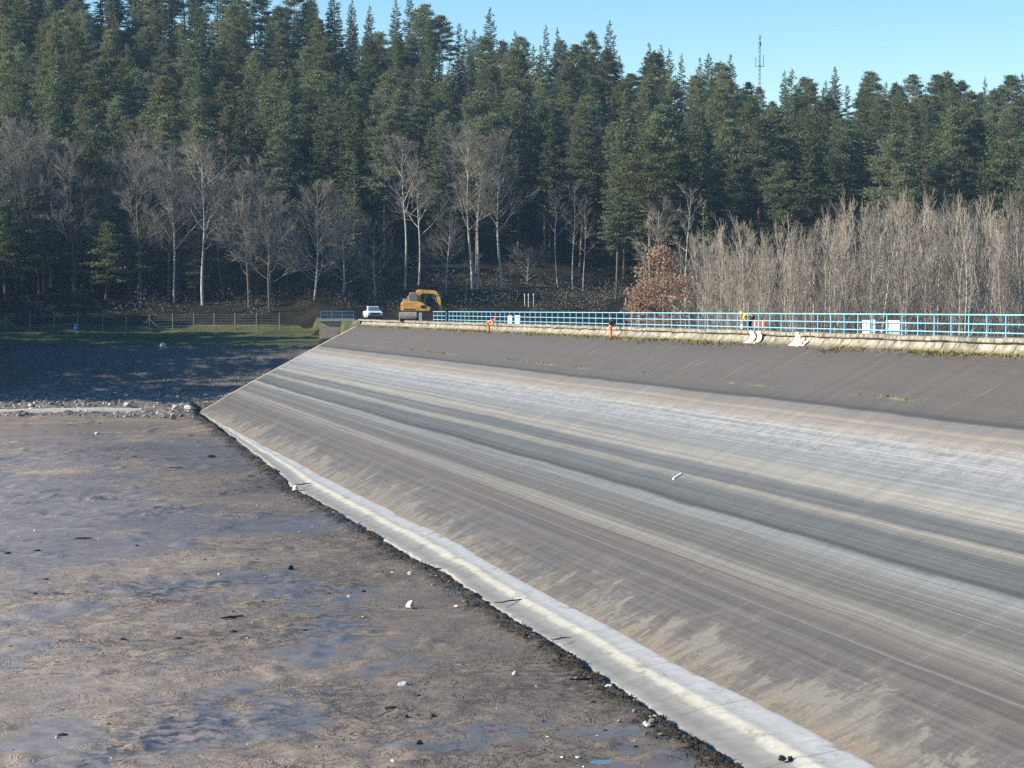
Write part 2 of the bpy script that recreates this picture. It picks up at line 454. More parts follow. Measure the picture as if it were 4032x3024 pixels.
M['stone_g'] = simple('grey_stone', lin(150, 144, 136, .62), .85, 0, .3, 4)
M['stone_d'] = simple('dark_stone', lin(58, 54, 52, .6), .8, 0, .3, 4)
M['wood'] = simple('dark_driftwood', lin(64, 54, 46, .6), .85, 0, .3, 6)
M['debris'] = simple('dark_debris', lin(74, 67, 48, .6), .9, 0, .75, 1.8)
M['straw'] = simple('dry_grass', lin(168, 156, 96, .6), .9, 0, .4, 1.0)
M['moss'] = simple('moss', lin(160, 148, 66, .6), .9, 0, .5, 1.5)
M['orange'] = simple('orange_workwear', (.90, .17, .03, 1), .75, 0, .12)
M['pinkorange'] = simple('faded_orange_workwear', (.90, .30, .17, 1), .75, 0, .12)
M['yellow'] = simple('yellow_workwear', (.88, .62, .06, 1), .7, 0, .1)
M['navy'] = simple('dark_workwear', (.012, .014, .02, 1), .8, 0, .2)
M['skin'] = simple('skin', (.50, .28, .19, 1), .6, 0, .05)
M['boots'] = simple('black_boots', (.02, .018, .016, 1), .6, 0, .2)
M['hair'] = simple('dark_hair', (.03, .02, .015, 1), .7, 0, .2)
M['excav'] = simple('yellow_machine_paint', (.66, .345, .07, 1), .5, 0, .45, 2.2)
M['excav_d'] = simple('worn_yellow_paint', (.50, .25, .07, 1), .55, 0, .3, 1.5)
M['steel'] = simple('worn_steel', (.33, .33, .32, 1), .45, .6, .25)
M['black'] = simple('black_rubber', (.018, .018, .02, 1), .75, 0, .2)
M['darkgrey'] = simple('dark_grey_paint', (.05, .052, .06, 1), .5, 0, .2)
M['carwhite'] = simple('white_car_paint', (.74, .78, .82, 1), .3, 0, .04, 1, .6)
M['red'] = simple('red_plastic', (.48, .05, .03, 1), .5, 0, .1)
M['galv'] = simple('galvanised_steel', (.42, .46, .48, 1), .5, .4, .15)
M['mast'] = simple('mast_steel', (.20, .29, .33, 1), .6, .3, .15)
M['barrel'] = simple('blue_barrel_plastic', (.04, .22, .60, 1), .45, 0, .1)
n = NT('window_glass', .08, 0, .8); n.color((.10, .13, .16, 1)); M['glass'] = n.m
n = NT('lamp_glass', .1, 0, .8); n.color((.8, .8, .78, 1)); M['lamp'] = n.m
n = NT('standing_water', .03, 0, .8); n.color((.10, .10, .095, 1)); n.b.inputs['IOR'].default_value = 2.0
n.bump(n.noise(n.geo(), 3, 2), .03, .02); M['water'] = n.m

# ------------------------------------------------------------------ mesh building
class MB:
    def __init__(self):
        self.v, self.f, self.n = [], [], 0
    def add(self, verts, faces):
        o = self.n
        self.v.extend(tuple(p) for p in verts); self.n += len(verts)
        self.f.extend(tuple(i + o for i in q) for q in faces)
        return self
    def box(self, c, size, rot=None, taper=1.0, shear=(0, 0)):
        x, y, z = size[0] / 2, size[1] / 2, size[2] / 2
        vs = []
        for sz in (-1, 1):
            k = taper if sz > 0 else 1
            for sx, sy in ((-1, -1), (1, -1), (1, 1), (-1, 1)):
                p = Vector((sx * x * k + (shear[0] if sz > 0 else 0), sy * y * k + (shear[1] if sz > 0 else 0), sz * z))
                if rot is not None: p = rot @ p
                vs.append(p + Vector(c))
        return self.add(vs, [(3, 2, 1, 0), (4, 5, 6, 7), (0, 1, 5, 4), (1, 2, 6, 5), (2, 3, 7, 6), (3, 0, 4, 7)])
    def tube(self, pts, rad, sides=6, cap=True):
        pts = [Vector(p) for p in pts]
        if not hasattr(rad, '__len__'): rad = [rad] * len(pts)
        vs, fs = [], []
        for i, p in enumerate(pts):
            t = (pts[min(i + 1, len(pts) - 1)] - pts[max(i - 1, 0)]).normalized()
            a = Vector((0, 0, 1)) if abs(t.z) < .9 else Vector((1, 0, 0))
            b = t.cross(a).normalized(); c = t.cross(b)
            for k in range(sides):
                g = 2 * math.pi * k / sides
                vs.append(p + (b * math.cos(g) + c * math.sin(g)) * rad[i])
        for i in range(len(pts) - 1):
            for k in range(sides):
                q = (k + 1) % sides
                fs.append((i * sides + k, i * sides + q, (i + 1) * sides + q, (i + 1) * sides + k))
        if cap:
            fs.append(tuple(range(sides))[::-1]); fs.append(tuple((len(pts) - 1) * sides + k for k in range(sides)))
        return self.add(vs, fs)
    def lathe(self, prof, c, axis='Z', sides=14):
        vs, fs = [], []
        for r_, h in prof:
            for k in range(sides):
                g = 2 * math.pi * k / sides
                a, b = r_ * math.cos(g), r_ * math.sin(g)
                p = (a, b, h) if axis == 'Z' else ((h, a, b) if axis == 'X' else (a, h, b))
                vs.append(Vector(c) + Vector(p))
        for i in range(len(prof) - 1):
            for k in range(sides):
                q = (k + 1) % sides
                fs.append((i * sides + k, i * sides + q, (i + 1) * sides + q, (i + 1) * sides + k))
        fs.append(tuple(range(sides))[::-1]); fs.append(tuple((len(prof) - 1) * sides + k for k in range(sides)))
        return self.add(vs, fs)
    def prism(self, outline, y0, y1):      # outline in (x, z), pushed along y
        m = len(outline)
        vs = [(a, y0, b) for a, b in outline] + [(a, y1, b) for a, b in outline]
        fs = [tuple(range(m)), tuple(range(m, 2 * m))[::-1]] + [(i, i + m, (i + 1) % m + m, (i + 1) % m) for i in range(m)]
        return self.add(vs, fs)
    def blob(self, c, r, seed=0, sub=2, rough=.25):
        bm = bmesh.new(); bmesh.ops.create_icosphere(bm, subdivisions=sub, radius=1)
        rs = np.random.RandomState(seed); ks = rs.randn(6, 3)
        vs = []
        for v in bm.verts:
            p = v.co.normalized(); d = 1 + rough * sum(math.sin(2.3 * p.dot(Vector(k)) + i) for i, k in enumerate(ks)) / 3
            vs.append(Vector((p.x * r[0] * d, p.y * r[1] * d, p.z * r[2] * d)) + Vector(c))
        fs = [tuple(q.index for q in f.verts) for f in bm.faces]; bm.free()
        return self.add(vs, fs)
    def mesh(self, name, mat, smooth=False, recalc=True):
        me = bpy.data.meshes.new(name); me.from_pydata([tuple(p) for p in self.v], [], self.f)
        if recalc:
            bm = bmesh.new(); bm.from_mesh(me); bmesh.ops.recalc_face_normals(bm, faces=bm.faces); bm.to_mesh(me); bm.free()
        if mat: me.materials.append(mat)
        if smooth: me.polygons.foreach_set('use_smooth', [True] * len(me.polygons))
        return me
    def obj(self, name, mat, parent=None, smooth=False, bevel=0, recalc=True):
        o = bpy.data.objects.new(name, self.mesh(name, mat, smooth, recalc)); COL.objects.link(o)
        if parent: o.parent = parent
        if bevel:
            b = o.modifiers.new('bevel', 'BEVEL'); b.width = bevel; b.segments = 2; b.limit_method = 'ANGLE'
        return o

def quads_mesh(name, verts, mat, smooth=False):    # verts: (n, 4, 3)
    n = len(verts)
    me = bpy.data.meshes.new(name)
    me.vertices.add(n * 4); me.vertices.foreach_set('co', np.ascontiguousarray(verts, np.float32).ravel())
    me.loops.add(n * 4); me.loops.foreach_set('vertex_index', np.arange(n * 4, dtype=np.int32))
    me.polygons.add(n); me.polygons.foreach_set('loop_start', np.arange(0, n * 4, 4, dtype=np.int32))
    me.polygons.foreach_set('loop_total', np.full(n, 4, np.int32))
    me.update(calc_edges=True)
    me.materials.append(mat)
    return me

def grid_mesh(name, P, mat, smooth=True, attr=None):   # P: (nu, nv, 3)
    a, b = P.shape[:2]
    me = bpy.data.meshes.new(name)
    me.vertices.add(a * b); me.vertices.foreach_set('co', np.ascontiguousarray(P, np.float32).ravel())
    i = np.arange(a * b).reshape(a, b)
    q = np.stack([i[:-1, :-1], i[1:, :-1], i[1:, 1:], i[:-1, 1:]], -1).reshape(-1, 4).astype(np.int32)
    n = len(q)
    me.loops.add(n * 4); me.loops.foreach_set('vertex_index', q.ravel())
    me.polygons.add(n); me.polygons.foreach_set('loop_start', np.arange(0, n * 4, 4, dtype=np.int32))
    me.polygons.foreach_set('loop_total', np.full(n, 4, np.int32))
    if smooth: me.polygons.foreach_set('use_smooth', np.ones(n, bool))
    me.update(calc_edges=True)
    if attr:
        at = me.attributes.new(attr[0], 'FLOAT', 'POINT'); at.data.foreach_set('value', np.ascontiguousarray(attr[1], np.float32).ravel())
    me.materials.append(mat)
    return me

def link(name, me, parent=None):
    o = bpy.data.objects.new(name, me); COL.objects.link(o)
    if parent: o.parent = parent
    return o

def tag(o, label=None, cat=None, group=None, kind=None):
    if label: o['label'] = label
    if cat: o['category'] = cat
    if group: o['group'] = group
    if kind: o['kind'] = kind
    return o

def empty(name, loc, rz=0.0):
    o = bpy.data.objects.new(name, None); COL.objects.link(o)
    o.empty_display_size = .3; o.location = loc; o.rotation_euler = (0, 0, rz)
    return o

def copy_tree(o, parent=None):
    c = o.copy(); COL.objects.link(c); c.parent = parent
    for ch in KIDS.get(o.name, ()):
        copy_tree(ch, c)
    return c
KIDS = {}

# ------------------------------------------------------------------ the setting: ground, mud, bank
gx = np.concatenate([[-2600, -1500, -900, -600, -400, -290, -230], np.arange(-190, 210, 2.0), [240, 300, 450, 700, 1200, 2600]])
gy = np.concatenate([[-2600, -1400, -700, -300, -120], np.arange(-60, 520, 2.0), [540, 600, 800, 1300, 2600]])
GX, GY = np.meshgrid(gx, gy, indexing='ij')
GZ = terrain(GX, GY)
us_, ss_ = us(GX, GY)
near_bank = (GX < 5) & (GY > 250) & (GY < 322) & (ss_ > -2)
GZ = np.where(near_bank, GZ - .5, GZ)
o = link('ground', grid_mesh('ground', np.stack([GX, GY, GZ], -1), M['ground']))
tag(o, 'brown forest floor and hillside under the trees', 'ground', kind='structure')

mx = np.arange(-66, 30, .24)
my = 46 * np.exp(np.arange(0, math.log(264 / 46.0), .0038))
MX, MY = np.meshgrid(mx, my, indexing='ij')
U_, S_ = us(MX, MY)
rough_zone = sstep(.42, .62, fbm(MX / 11, MY / 15, 21, 3))
mz = -11 + (fbm(MX / 9, MY / 12, 1, 3) - .5) * .28
rip = 1 - np.abs(2 * fbm(MX / 1.5, MY / 1.9, 5, 4) - 1)
mz = mz + (rip - .75) * (.04 + .15 * rough_zone)
cl = fbm(MX / .6, MY / .7, 9, 3)
mz = mz + (cl - .5) * (.02 + .10 * rough_zone)
cr = sstep(.70, .80, fbm(MX / 1.1 + 3, MY / 2.2, 31, 3))           # small clods
mz = mz + cr * .12
PUD = [(1295, 1639, 40, 9), (848, 1602, 26, 5), (1350, 1602, 14, 3.5), (575, 1352, 22, 4)]
KP = 4032 / 2212.0
pud_pts = []
for (px, py, rx, ry) in PUD:
    c = at_z(px * KP, py * KP, -11.0)
    ax = rx * KP / F_PX * c.y; ay = max((at_z(px * KP, (py - ry) * KP, -11.0).y - at_z(px * KP, (py + ry) * KP, -11.0).y) / 2, .3)
    pud_pts.append((c.x, c.y, ax, ay))
    d = ((MX - c.x) / (ax * 1.25)) ** 2 + ((MY - c.y) / (ay * 1.25)) ** 2
    wgt = np.exp(-np.clip(d, 0, 30) ** 1.5)
    mz = mz * (1 - wgt) + (-11.10 + .5 * (fbm(MX / .9, MY / 1.4, 77, 3) - .5) * .22) * wgt
low = np.interp(U_, [0, 60, 67, 74, 82, 90, 100, 113, 118, 140, 164, 190, 217, 250, 277], [23.6, 23.5, 23.35, 23.25, 23.05, 22.95, 22.9, 22.5, 22.9, 22.95, 23.15, 22.2, 21.5, 20.9, 20.4])
shore = np.exp(-((S_ - low - .45) / .62) ** 2)
mz = mz + shore * (.10 + .35 * (fbm(MX / .7, MY / .8, 41, 3) - .45))
mz = np.where(S_ < low - .2, -11.7, mz)
sh = np.clip(shore * (.45 + 1.1 * fbm(MX / 1.1, MY / 1.2, 55, 3)), 0, 1)
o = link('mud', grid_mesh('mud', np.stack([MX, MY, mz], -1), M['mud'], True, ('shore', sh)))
tag(o, 'wet grey brown mud of the drained reservoir floor', 'mud', kind='structure')

def mud_z(x, y):
    i = int(np.clip(np.searchsorted(mx, x), 0, len(mx) - 1)); j = int(np.clip(np.searchsorted(my, y), 0, len(my) - 1))
    return float(mz[i, j])

for i, (cx, cy, ax, ay) in enumerate(pud_pts):
    pts = []
    for k in range(40):
        g = 2 * math.pi * k / 40
        q = .95 + .45 * (fbm(np.array(3 * math.cos(g)), np.array(3 * math.sin(g)), 60 + i) - .5)
        pts.append((cx + math.cos(g) * ax * q, cy + math.sin(g) * ay * q, -11.085))
    mb = MB(); mb.add(pts, [tuple(range(40))])
    o = mb.obj('puddle', M['water']); tag(o, 'shallow puddle of standing water in the mud', 'puddle', kind='structure')

bx = np.arange(-150, 6, .5)
by = np.arange(252, 322.01, .4)
BX, BY = np.meshgrid(bx, by, indexing='ij')
BZ = terrain(BX, BY)
ub, sb = us(BX, BY)
stony = (BZ < -3.4)
BZ = BZ + np.where(stony, (fbm(BX / 1.3, BY / 1.3, 11, 4) - .5) * .55, (fbm(BX / 2.5, BY / 2.5, 13, 3) - .5) * .2)
BZ = np.where(sb < -1.5, BZ - 1.0, BZ)
o = link('bank', grid_mesh('bank', np.stack([BX, BY, BZ], -1), M['bank']))
tag(o, 'stony shore rising to a strip of grass below the forest', 'bank', kind='structure')

def bank_z(x, y):
    i = int(np.clip(round((x + 150) / .5), 0, len(bx) - 1)); j = int(np.clip(round((y - 252) / .4), 0, len(by) - 1))
    return float(BZ[i, j])

# ------------------------------------------------------------------ the dam
S_END = [(.2, 284.3), (.86, 283.7), (6.0, 282.7), (10.7, 281.1), (13.6, 279.8), (16.5, 278.2), (20.6, 274.2), (24, 271)]
def u_end(s):
    return np.interp(s, [a for a, b in S_END], [b for a, b in S_END])
sv = np.concatenate([np.arange(.55, 20.5, .4), [20.6]])
tv = np.linspace(0, 1, 200)
SS, TT = np.meshgrid(sv, tv, indexing='ij')
UE = u_end(SS)
UU = -35 + (UE + 35) * TT
ZZ = -.65 - (SS - .6) / 2 + (fbm(UU / 5, SS / 3, 2, 3) - .5) * .07
DAMR = empty('dam', (P0[0], P0[1], 0), math.atan2(D[1], D[0]))
tag(DAMR, 'long embankment dam faced with banded grey asphalt down to the drained reservoir', 'dam')
link('facing', grid_mesh('facing', np.stack([UU, SS, ZZ], -1), M['slope']), DAMR)
# concrete plinth along the toe
uu = np.concatenate([np.arange(-35, 40, 2.0), np.arange(40, 275, .5)])
lo = np.interp(uu, [0, 60, 67, 74, 82, 90, 100, 113, 118, 140, 164, 190, 217, 250, 277], [23.6, 23.5, 23.35, 23.25, 23.05, 22.95, 22.9, 22.5, 22.9, 22.95, 23.15, 22.2, 21.5, 20.9, 20.45])
up = 20.42 + .25 * (fbm(uu / 9, uu * 0, 61, 2) - .5) + .35 * np.interp(uu, [100, 126, 160], [0, -.6, 0])
lo = lo + .34 * (fbm(uu / 5, uu * 0 + 3, 62, 3) - .5) + .16 * (fbm(uu / .8, uu * 0 + 3, 63, 2) - .5)
av = np.array([0, .03, .2, .35, .45, .55, .75, .9, .97, 1.0])
zv = np.array([.02, .02, -.03, -.09, -.09, -.17, -.30, -.36, -.42, -.8])
AA = av[:, None] + uu[None, :] * 0
SSt = up[None, :] + (lo - up)[None, :] * AA
drop = (lo - up)[None, :] / 2.5
ZSt = face_z(up)[None, :] + zv[:, None] * drop - .02 + (fbm(uu[None, :] / 1.3 + AA * 3, AA * 4 + uu[None, :] * 0, 66, 3) - .5) * .06
link('toe_beam', grid_mesh('toe_beam', np.stack([uu[None, :] + AA * 0, SSt, ZSt], -1), M['strip'], True, ('across', AA)), DAMR)
# kerb along the far end of the facing
mb = MB()
sk = np.linspace(.6, 20.4, 40)
pts, fs = [], []
for i, s in enumerate(sk):
    e = float(u_end(s)); z = face_z(s)
    for du, dz in ((-.3, .015), (-.2, .06), (.5, .05), (.6, -1.0)):
        pts.append((e + du, s, z + dz))
for i in range(len(sk) - 1):
    for k in range(3):
        fs.append((i * 4 + k, i * 4 + k + 1, (i + 1) * 4 + k + 1, (i + 1) * 4 + k))
mb.add(pts, fs); mb.obj('edge_kerb', M['strip'], DAMR)
# core under the crest road and the downstream face
cu = [-35, 287]
prof = [(-.9, -.06), (-6.2, -.06), (-6.4, -.3), (-24, -9.0)]
mb = MB(); mb.add([(u, s, z) for u in cu for s, z in prof], [(k, k + 1, 4 + k + 1, 4 + k) for k in range(3)])
mb.obj('crest_road', M['road'], DAMR)

# the parapet: a wave wall with a coping
WALL = empty('parapet_wall', (P0[0], P0[1], 0), math.atan2(D[1], D[0]))
tag(WALL, 'pale mossy concrete wave wall running along the dam crest', 'wall')
def sweep(name, prof, u0, u1, step, mat, jit, seed):
    us2 = np.arange(u0, u1 + .01, step)
    P = np.zeros((len(us2), len(prof), 3))
    for k, (s, z) in enumerate(prof):
        P[:, k, 0] = us2
        P[:, k, 1] = s + jit * (fbm(us2 / .9, us2 * 0 + k, seed, 3) - .5)
        P[:, k, 2] = z + jit * (fbm(us2 / 1.7, us2 * 0 + k + 9, seed + 1, 3) - .5) - .035 * np.round(vnoise(np.floor(us2 / 1.95) * 7.7, us2 * 0, seed))
    me = grid_mesh(name, P, mat, True)
    return link(name, me, WALL)
sweep('wave_face', [(.04, -.08), (.04, -.19), (.15, -.215), (.175, -.30), (.25, -.42), (.35, -.52), (.48, -.60), (.62, -.66), (.85, -.80)], -35, 283.9, .25, M['wall'], .04, 71)
sweep('coping', [(-.9, -.2), (-.9, .04), (-.5, .07), (.12, .08), (.24, .05), (.26, -.09), (.23, -.135), (.02, -.14)], -35, 286.5, .25, M['wall'], .05, 73)
mb = MB(); mb.box((285.6, .3, -.45), (2.4, .9, .8), Matrix.Rotation(-.35, 3, 'Z')); mb.box((286.3, -.6, -.2), (1.4, 1.2, .62))
mb.obj('end_block', M['wall'], WALL)

# blue railing along the crest
def railing(name, label, u0, u1, npost, ticks=True):
    root = empty(name, (P0[0], P0[1], 0), math.atan2(D[1], D[0]))
    tag(root, label, 'railing', 'blue crest railings')
    for z, r_ in ((1.055, .032), (.64, .027), (.26, .027)):
        mb = MB(); mb.tube([(u, -.18, z) for u in np.linspace(u0, u1, 60)], r_, 6); mb.obj('rail', M['rail'], root)
    proto = None
    for k in range(npost):
        u = u0 + (u1 - u0) * k / (npost - 1)
        if proto is None:
            mb = MB(); mb.box((0, 0, .56), (.06, .05, 1.04)); mb.box((0, 0, .055), (.16, .14, .02)); proto = mb.obj('post', M['rail'], root); p = proto
        else:
            p = proto.copy(); COL.objects.link(p)
        p.location = (u, -.235, 0)
    return root
railing('crest_railing', 'long light blue steel railing along the dam crest, right of the gap', 41.0, 230.0, 97)
railing('crest_railing', 'short separate length of light blue railing beside the excavator, left of the gap', 231.6, 238.3, 4)

# moss, straw and rubble along the foot of the wall (countless tufts)
rs = np.random.RandomState(5)
def tufts(name, base, size, mat, label, cat, lean=.6):
    n = len(base)
    ang = rs.rand(n) * 2 * math.pi
    d = np.stack([np.cos(ang), np.sin(ang), np.zeros(n)], -1)
    tip = np.stack([rs.randn(n) * lean, rs.randn(n) * lean, np.ones(n)], -1); tip /= np.linalg.norm(tip, axis=1)[:, None]
    s = size[:, None]
    q = np.stack([base - d * s * .22, base + d * s * .22, base + tip * s + d * s * .06, base + tip * s - d * s * .06], 1)
    o = link(name, quads_mesh(name, q, mat)); tag(o, label, cat, kind='stuff'); return o
n_ = 16000
tu = 40 + 245 * rs.rand(n_) ** 1.6
den = fbm(tu / 6, tu * 0, 81, 4)
keep = rs.rand(n_) < sstep(.32, .62, den)
tu = tu[keep]; ts = .62 + np.abs(rs.randn(len(tu))) * .14
base = P0[None, :] + tu[:, None] * D + ts[:, None] * NV
base = np.column_stack([base, face_z(ts) - .04])
tufts('moss', base, .08 + .16 * rs.rand(len(tu)), M['moss'], 'yellow green moss and grass along the foot of the parapet', 'moss', .9)
n_ = 4200
tu = 40 + 120 * rs.rand(n_) ** 1.5
ts = .78 + np.abs(rs.randn(n_)) * .25
keep = rs.rand(n_) < sstep(.40, .62, fbm(tu / 5, ts / 2, 84, 3)); tu = tu[keep]; ts = ts[keep]
base = P0[None, :] + tu[:, None] * D + ts[:, None] * NV
base = np.column_stack([base, face_z(ts) - .01])
tufts('litter', base, .06 + .12 * rs.rand(len(tu)), M['debris'], 'dark crumbs and dead moss below the parapet', 'debris', 2.0)
n_ = 2200
tu = 85 + 140 * rs.rand(n_); ts = 4.5 + rs.randn(n_) * .06
keep = rs.rand(n_) < sstep(.55, .68, fbm(tu / 7, tu * 0, 88, 3)); tu = tu[keep]; ts = ts[keep]
base = P0[None, :] + tu[:, None] * D + ts[:, None] * NV
base = np.column_stack([base, face_z(ts) - .01])
tufts('straw', base, .08 + .14 * rs.rand(len(tu)), M['straw'], 'thin drift line of dry straw on the dark upper facing', 'straw', 2.0)

# dark debris along the toe
n_ = 60000
tu = 55 + 222 * rs.rand(n_) ** 1.7
lo_ = np.interp(tu, uu, lo)
wd_ = np.interp(tu, [55, 120, 180, 230, 277], [.62, .55, .75, 1.0, 1.6])
ts = lo_ - .02 + np.abs(rs.randn(n_)) * wd_
keep = rs.rand(n_) < sstep(.30, .58, fbm(tu / 1.3, ts / .8, 91, 3)) * np.exp(-((ts - lo_) / (1.7 * wd_)) ** 2)
tu = tu[keep]; ts = ts[keep]
base = P0[None, :] + tu[:, None] * D + ts[:, None] * NV
bz = np.array([mud_z(a, b) for a, b in base]) - .03
base = np.column_stack([base, np.maximum(bz, -11.08)])
tufts('debris', base, +.05 + .17 * rs.rand(len(tu)) ** 2.2, M['debris'], 'dark strip of dead weeds and twigs along the toe of the dam', 'debris', 2.2)

# ------------------------------------------------------------------ trees
def rhombi(cent, axis, length, width, rng, roll=1.0):
    """leaf sprays: thin rhombi of given length along axis, rolled at random"""
    n = len(cent)
    axis = axis / (np.linalg.norm(axis, axis=1)[:, None] + 1e-9)
    r = rng.randn(n, 3); r[:, :2] *= roll
    side = np.cross(axis, r); side /= (np.linalg.norm(side, axis=1)[:, None] + 1e-9)
    L = length[:, None]; Wd = width[:, None]
    return np.stack([cent - axis * L * .5, cent + side * Wd * .5, cent + axis * L * .5, cent - side * Wd * .5], 1)

def make_pine(seed, H=24.0, cs=.48, Rr=3.4, dens=1.0, bare=True):
    rng = np.random.RandomState(seed)
    lean = rng.randn(2) * .02
    def axis_at(z):
        t = z / H
        return np.array([lean[0] * z + .25 * math.sin(t * 3 + seed), lean[1] * z + .25 * math.cos(t * 2.3 + seed), z])
    tr = MB(); hs_ = np.linspace(0, H * .97, 12)
    tr.tube([axis_at(h) for h in hs_], [max(.03, .23 * (1 - h / H) ** .8 * H / 24) for h in hs_], 7)
    C, A, L = [], [], []
    nl = int(44 * dens)
    for i in range(nl):
        t = (i + rng.rand() * .8) / nl
        z = H * (cs + (1 - cs) * t ** .92)
        prof = min(1, .60 + 2.4 * t) * (1 - t ** 1.6) ** .8 + .09
        ln = Rr * prof * rng.uniform(.62, 1.2)
        az = i * 2.399 + rng.randn() * .5
        el = -.10 + .85 * t ** 1.3 + rng.randn() * .14
        d = np.array([math.cos(az) * math.cos(el), math.sin(az) * math.cos(el), math.sin(el)])
        p0 = axis_at(z)
        pts = [p0 + d * ln * q + np.array([0, 0, .16 * ln * q * q - .05 * ln * q]) for q in (0, .35, .7, 1)]
        tr.tube(pts, [.055 * (1 - .5 * t), .04, .025, .012], 4, False)
        m = int(2 + ln * 2.6 * dens)
        side = np.array([-d[1], d[0], 0]); side /= np.linalg.norm(side) + 1e-9
        for j in range(m):
            q = rng.uniform(.35, 1.05) ** .8
            c = p0 + d * ln * q + np.array([0, 0, .11 * ln * q]) + side * rng.randn() * .26 * ln * (.4 + .5 * q) + np.array([0, 0, rng.randn() * .12])
            k = rng.randint(17, 27)
            off = rng.randn(k, 3) * np.array([.40, .40, .16])
            C.append(c + off); a = d * .6 + off * 1.5 + np.array([0, 0, .25]) + rng.randn(k, 3) * .35
            A.append(a); L.append(rng.uniform(.22, .50, k))
    # leader
    k = 26
    off = rng.randn(k, 3) * np.array([.22, .22, .5]); C.append(axis_at(H * .985) + off); A.append(off * .6 + np.array([0, 0, .6])); L.append(rng.uniform(.25, .5, k))
    if bare:
        for i in range(9):
            z = H * rng.uniform(.22, cs); az = rng.rand() * 6.28; ln = rng.uniform(.5, 1.6)
            p = axis_at(z); e = p + np.array([math.cos(az) * ln, math.sin(az) * ln, -.1 * ln])
            tr.tube([p, e], [.03, .01], 3, False)
    C = np.concatenate(C); A = np.concatenate(A); L = np.concatenate(L)
    return tr, rhombi(C, A, L, L * rng.uniform(.34, .6, len(L)), rng, .8)

def make_spruce(seed, H=25.0, cs=.14, Rr=3.0, dens=1.0):
    rng = np.random.RandomState(seed)
    tr = MB(); hs_ = np.linspace(0, H, 8)
    tr.tube([(.12 * math.sin(h * .2 + seed), .12 * math.cos(h * .17 + seed), h) for h in hs_], [max(.02, .24 * (1 - h / H)) for h in hs_], 6)
    C, A, L = [], [], []
    lv = int((1 - cs) * H / .46)
    for i in range(lv):
        t = i / (lv - 1)
        z = H * (cs + (1 - cs) * t) - .15
        rr = Rr * (.10 + .95 * (1 - t) ** .78) * rng.uniform(.82, 1.12)
        if t < .15: rr *= .7 + 2 * t
        for k in range(rng.randint(5, 8) if t < .93 else 4):
            az = rng.rand() * 6.283; ln = rr * rng.uniform(.6, 1.12)
            drp = -.28 + .75 * t ** 2 + rng.randn() * .08
            m = max(3, int(ln * 12 * dens))
            q = rng.uniform(.12, 1, m) ** .75
            d = np.array([math.cos(az), math.sin(az), drp])
            c = np.array([0, 0, z]) + q[:, None] * ln * d + np.array([0, 0, 1])[None] * (.20 * ln * q ** 2)[:, None]
            sd = np.array([-math.sin(az), math.cos(az), 0])
            c = c + sd[None] * (rng.randn(m) * .17 * ln * (1.1 - q * .6))[:, None] + rng.randn(m, 3) * np.array([.05, .05, .08])
            C.append(c); A.append(d[None] + sd[None] * rng.randn(m, 1) * .7 + np.array([0, 0, -.45])[None] * rng.rand(m, 1))
            L.append(rng.uniform(.28, .58, m) * (.75 + .25 * (1 - t)))
    k = 14
    C.append(np.column_stack([rng.randn(k) * .05, rng.randn(k) * .05, H - rng.rand(k) * 1.3 + .45])); A.append(np.column_stack([rng.randn(k) * .5, rng.randn(k) * .5, np.ones(k)])); L.append(rng.uniform(.25, .5, k))
    C = np.concatenate(C); A = np.concatenate(A); L = np.concatenate(L)
    return tr, rhombi(C, A, L, L * rng.uniform(.32, .55, len(L)), rng, .7)

class Bare:
    """bare broadleaved tree: trunk and limbs in one mesh, fine twigs in another"""
    def __init__(self, seed):
        self.rmin = .011; self.rng = np.random.RandomState(seed); self.tr = MB(); self.tw = MB()
    def branch(self, p, d, ln, rad, depth, up=.25, spread=.7, kids=5, twl=.5):
        rng = self.rng
        segs = 5 if depth > 1 else 3
        pts = [np.array(p, float)]; dd = np.array(d, float) / np.linalg.norm(d); dirs = [dd]
        for i in range(segs):
            dd = dd + rng.randn(3) * .11 + np.array([0, 0, up * .35]); dd /= np.linalg.norm(dd)
            pts.append(pts[-1] + dd * ln / segs); dirs.append(dd)
        rads = [max(self.rmin, rad * (1 - .8 * i / segs)) for i in range(segs + 1)]
        (self.tr if depth > 1 else self.tw).tube(pts, rads, 5 if depth > 2 else 3, False)
        if depth == 0: return
        n = kids if depth > 1 else kids + 4
        for k in range(n):
            q = rng.uniform(.25, 1.0) * segs; i = min(int(q), segs - 1)
            b = pts[i] + (pts[i + 1] - pts[i]) * (q - i)
            r = rng.randn(3); r -= dirs[i] * r.dot(dirs[i]); r /= np.linalg.norm(r)
            nd = dirs[i] * 1.0 + r * spread * rng.uniform(.6, 1.2)
            self.branch(b, nd, ln * rng.uniform(.38, .62) * (1.15 - .35 * q / segs), max(self.rmin * 1.3, rads[i] * .55), depth - 1, up, spread, kids, twl)

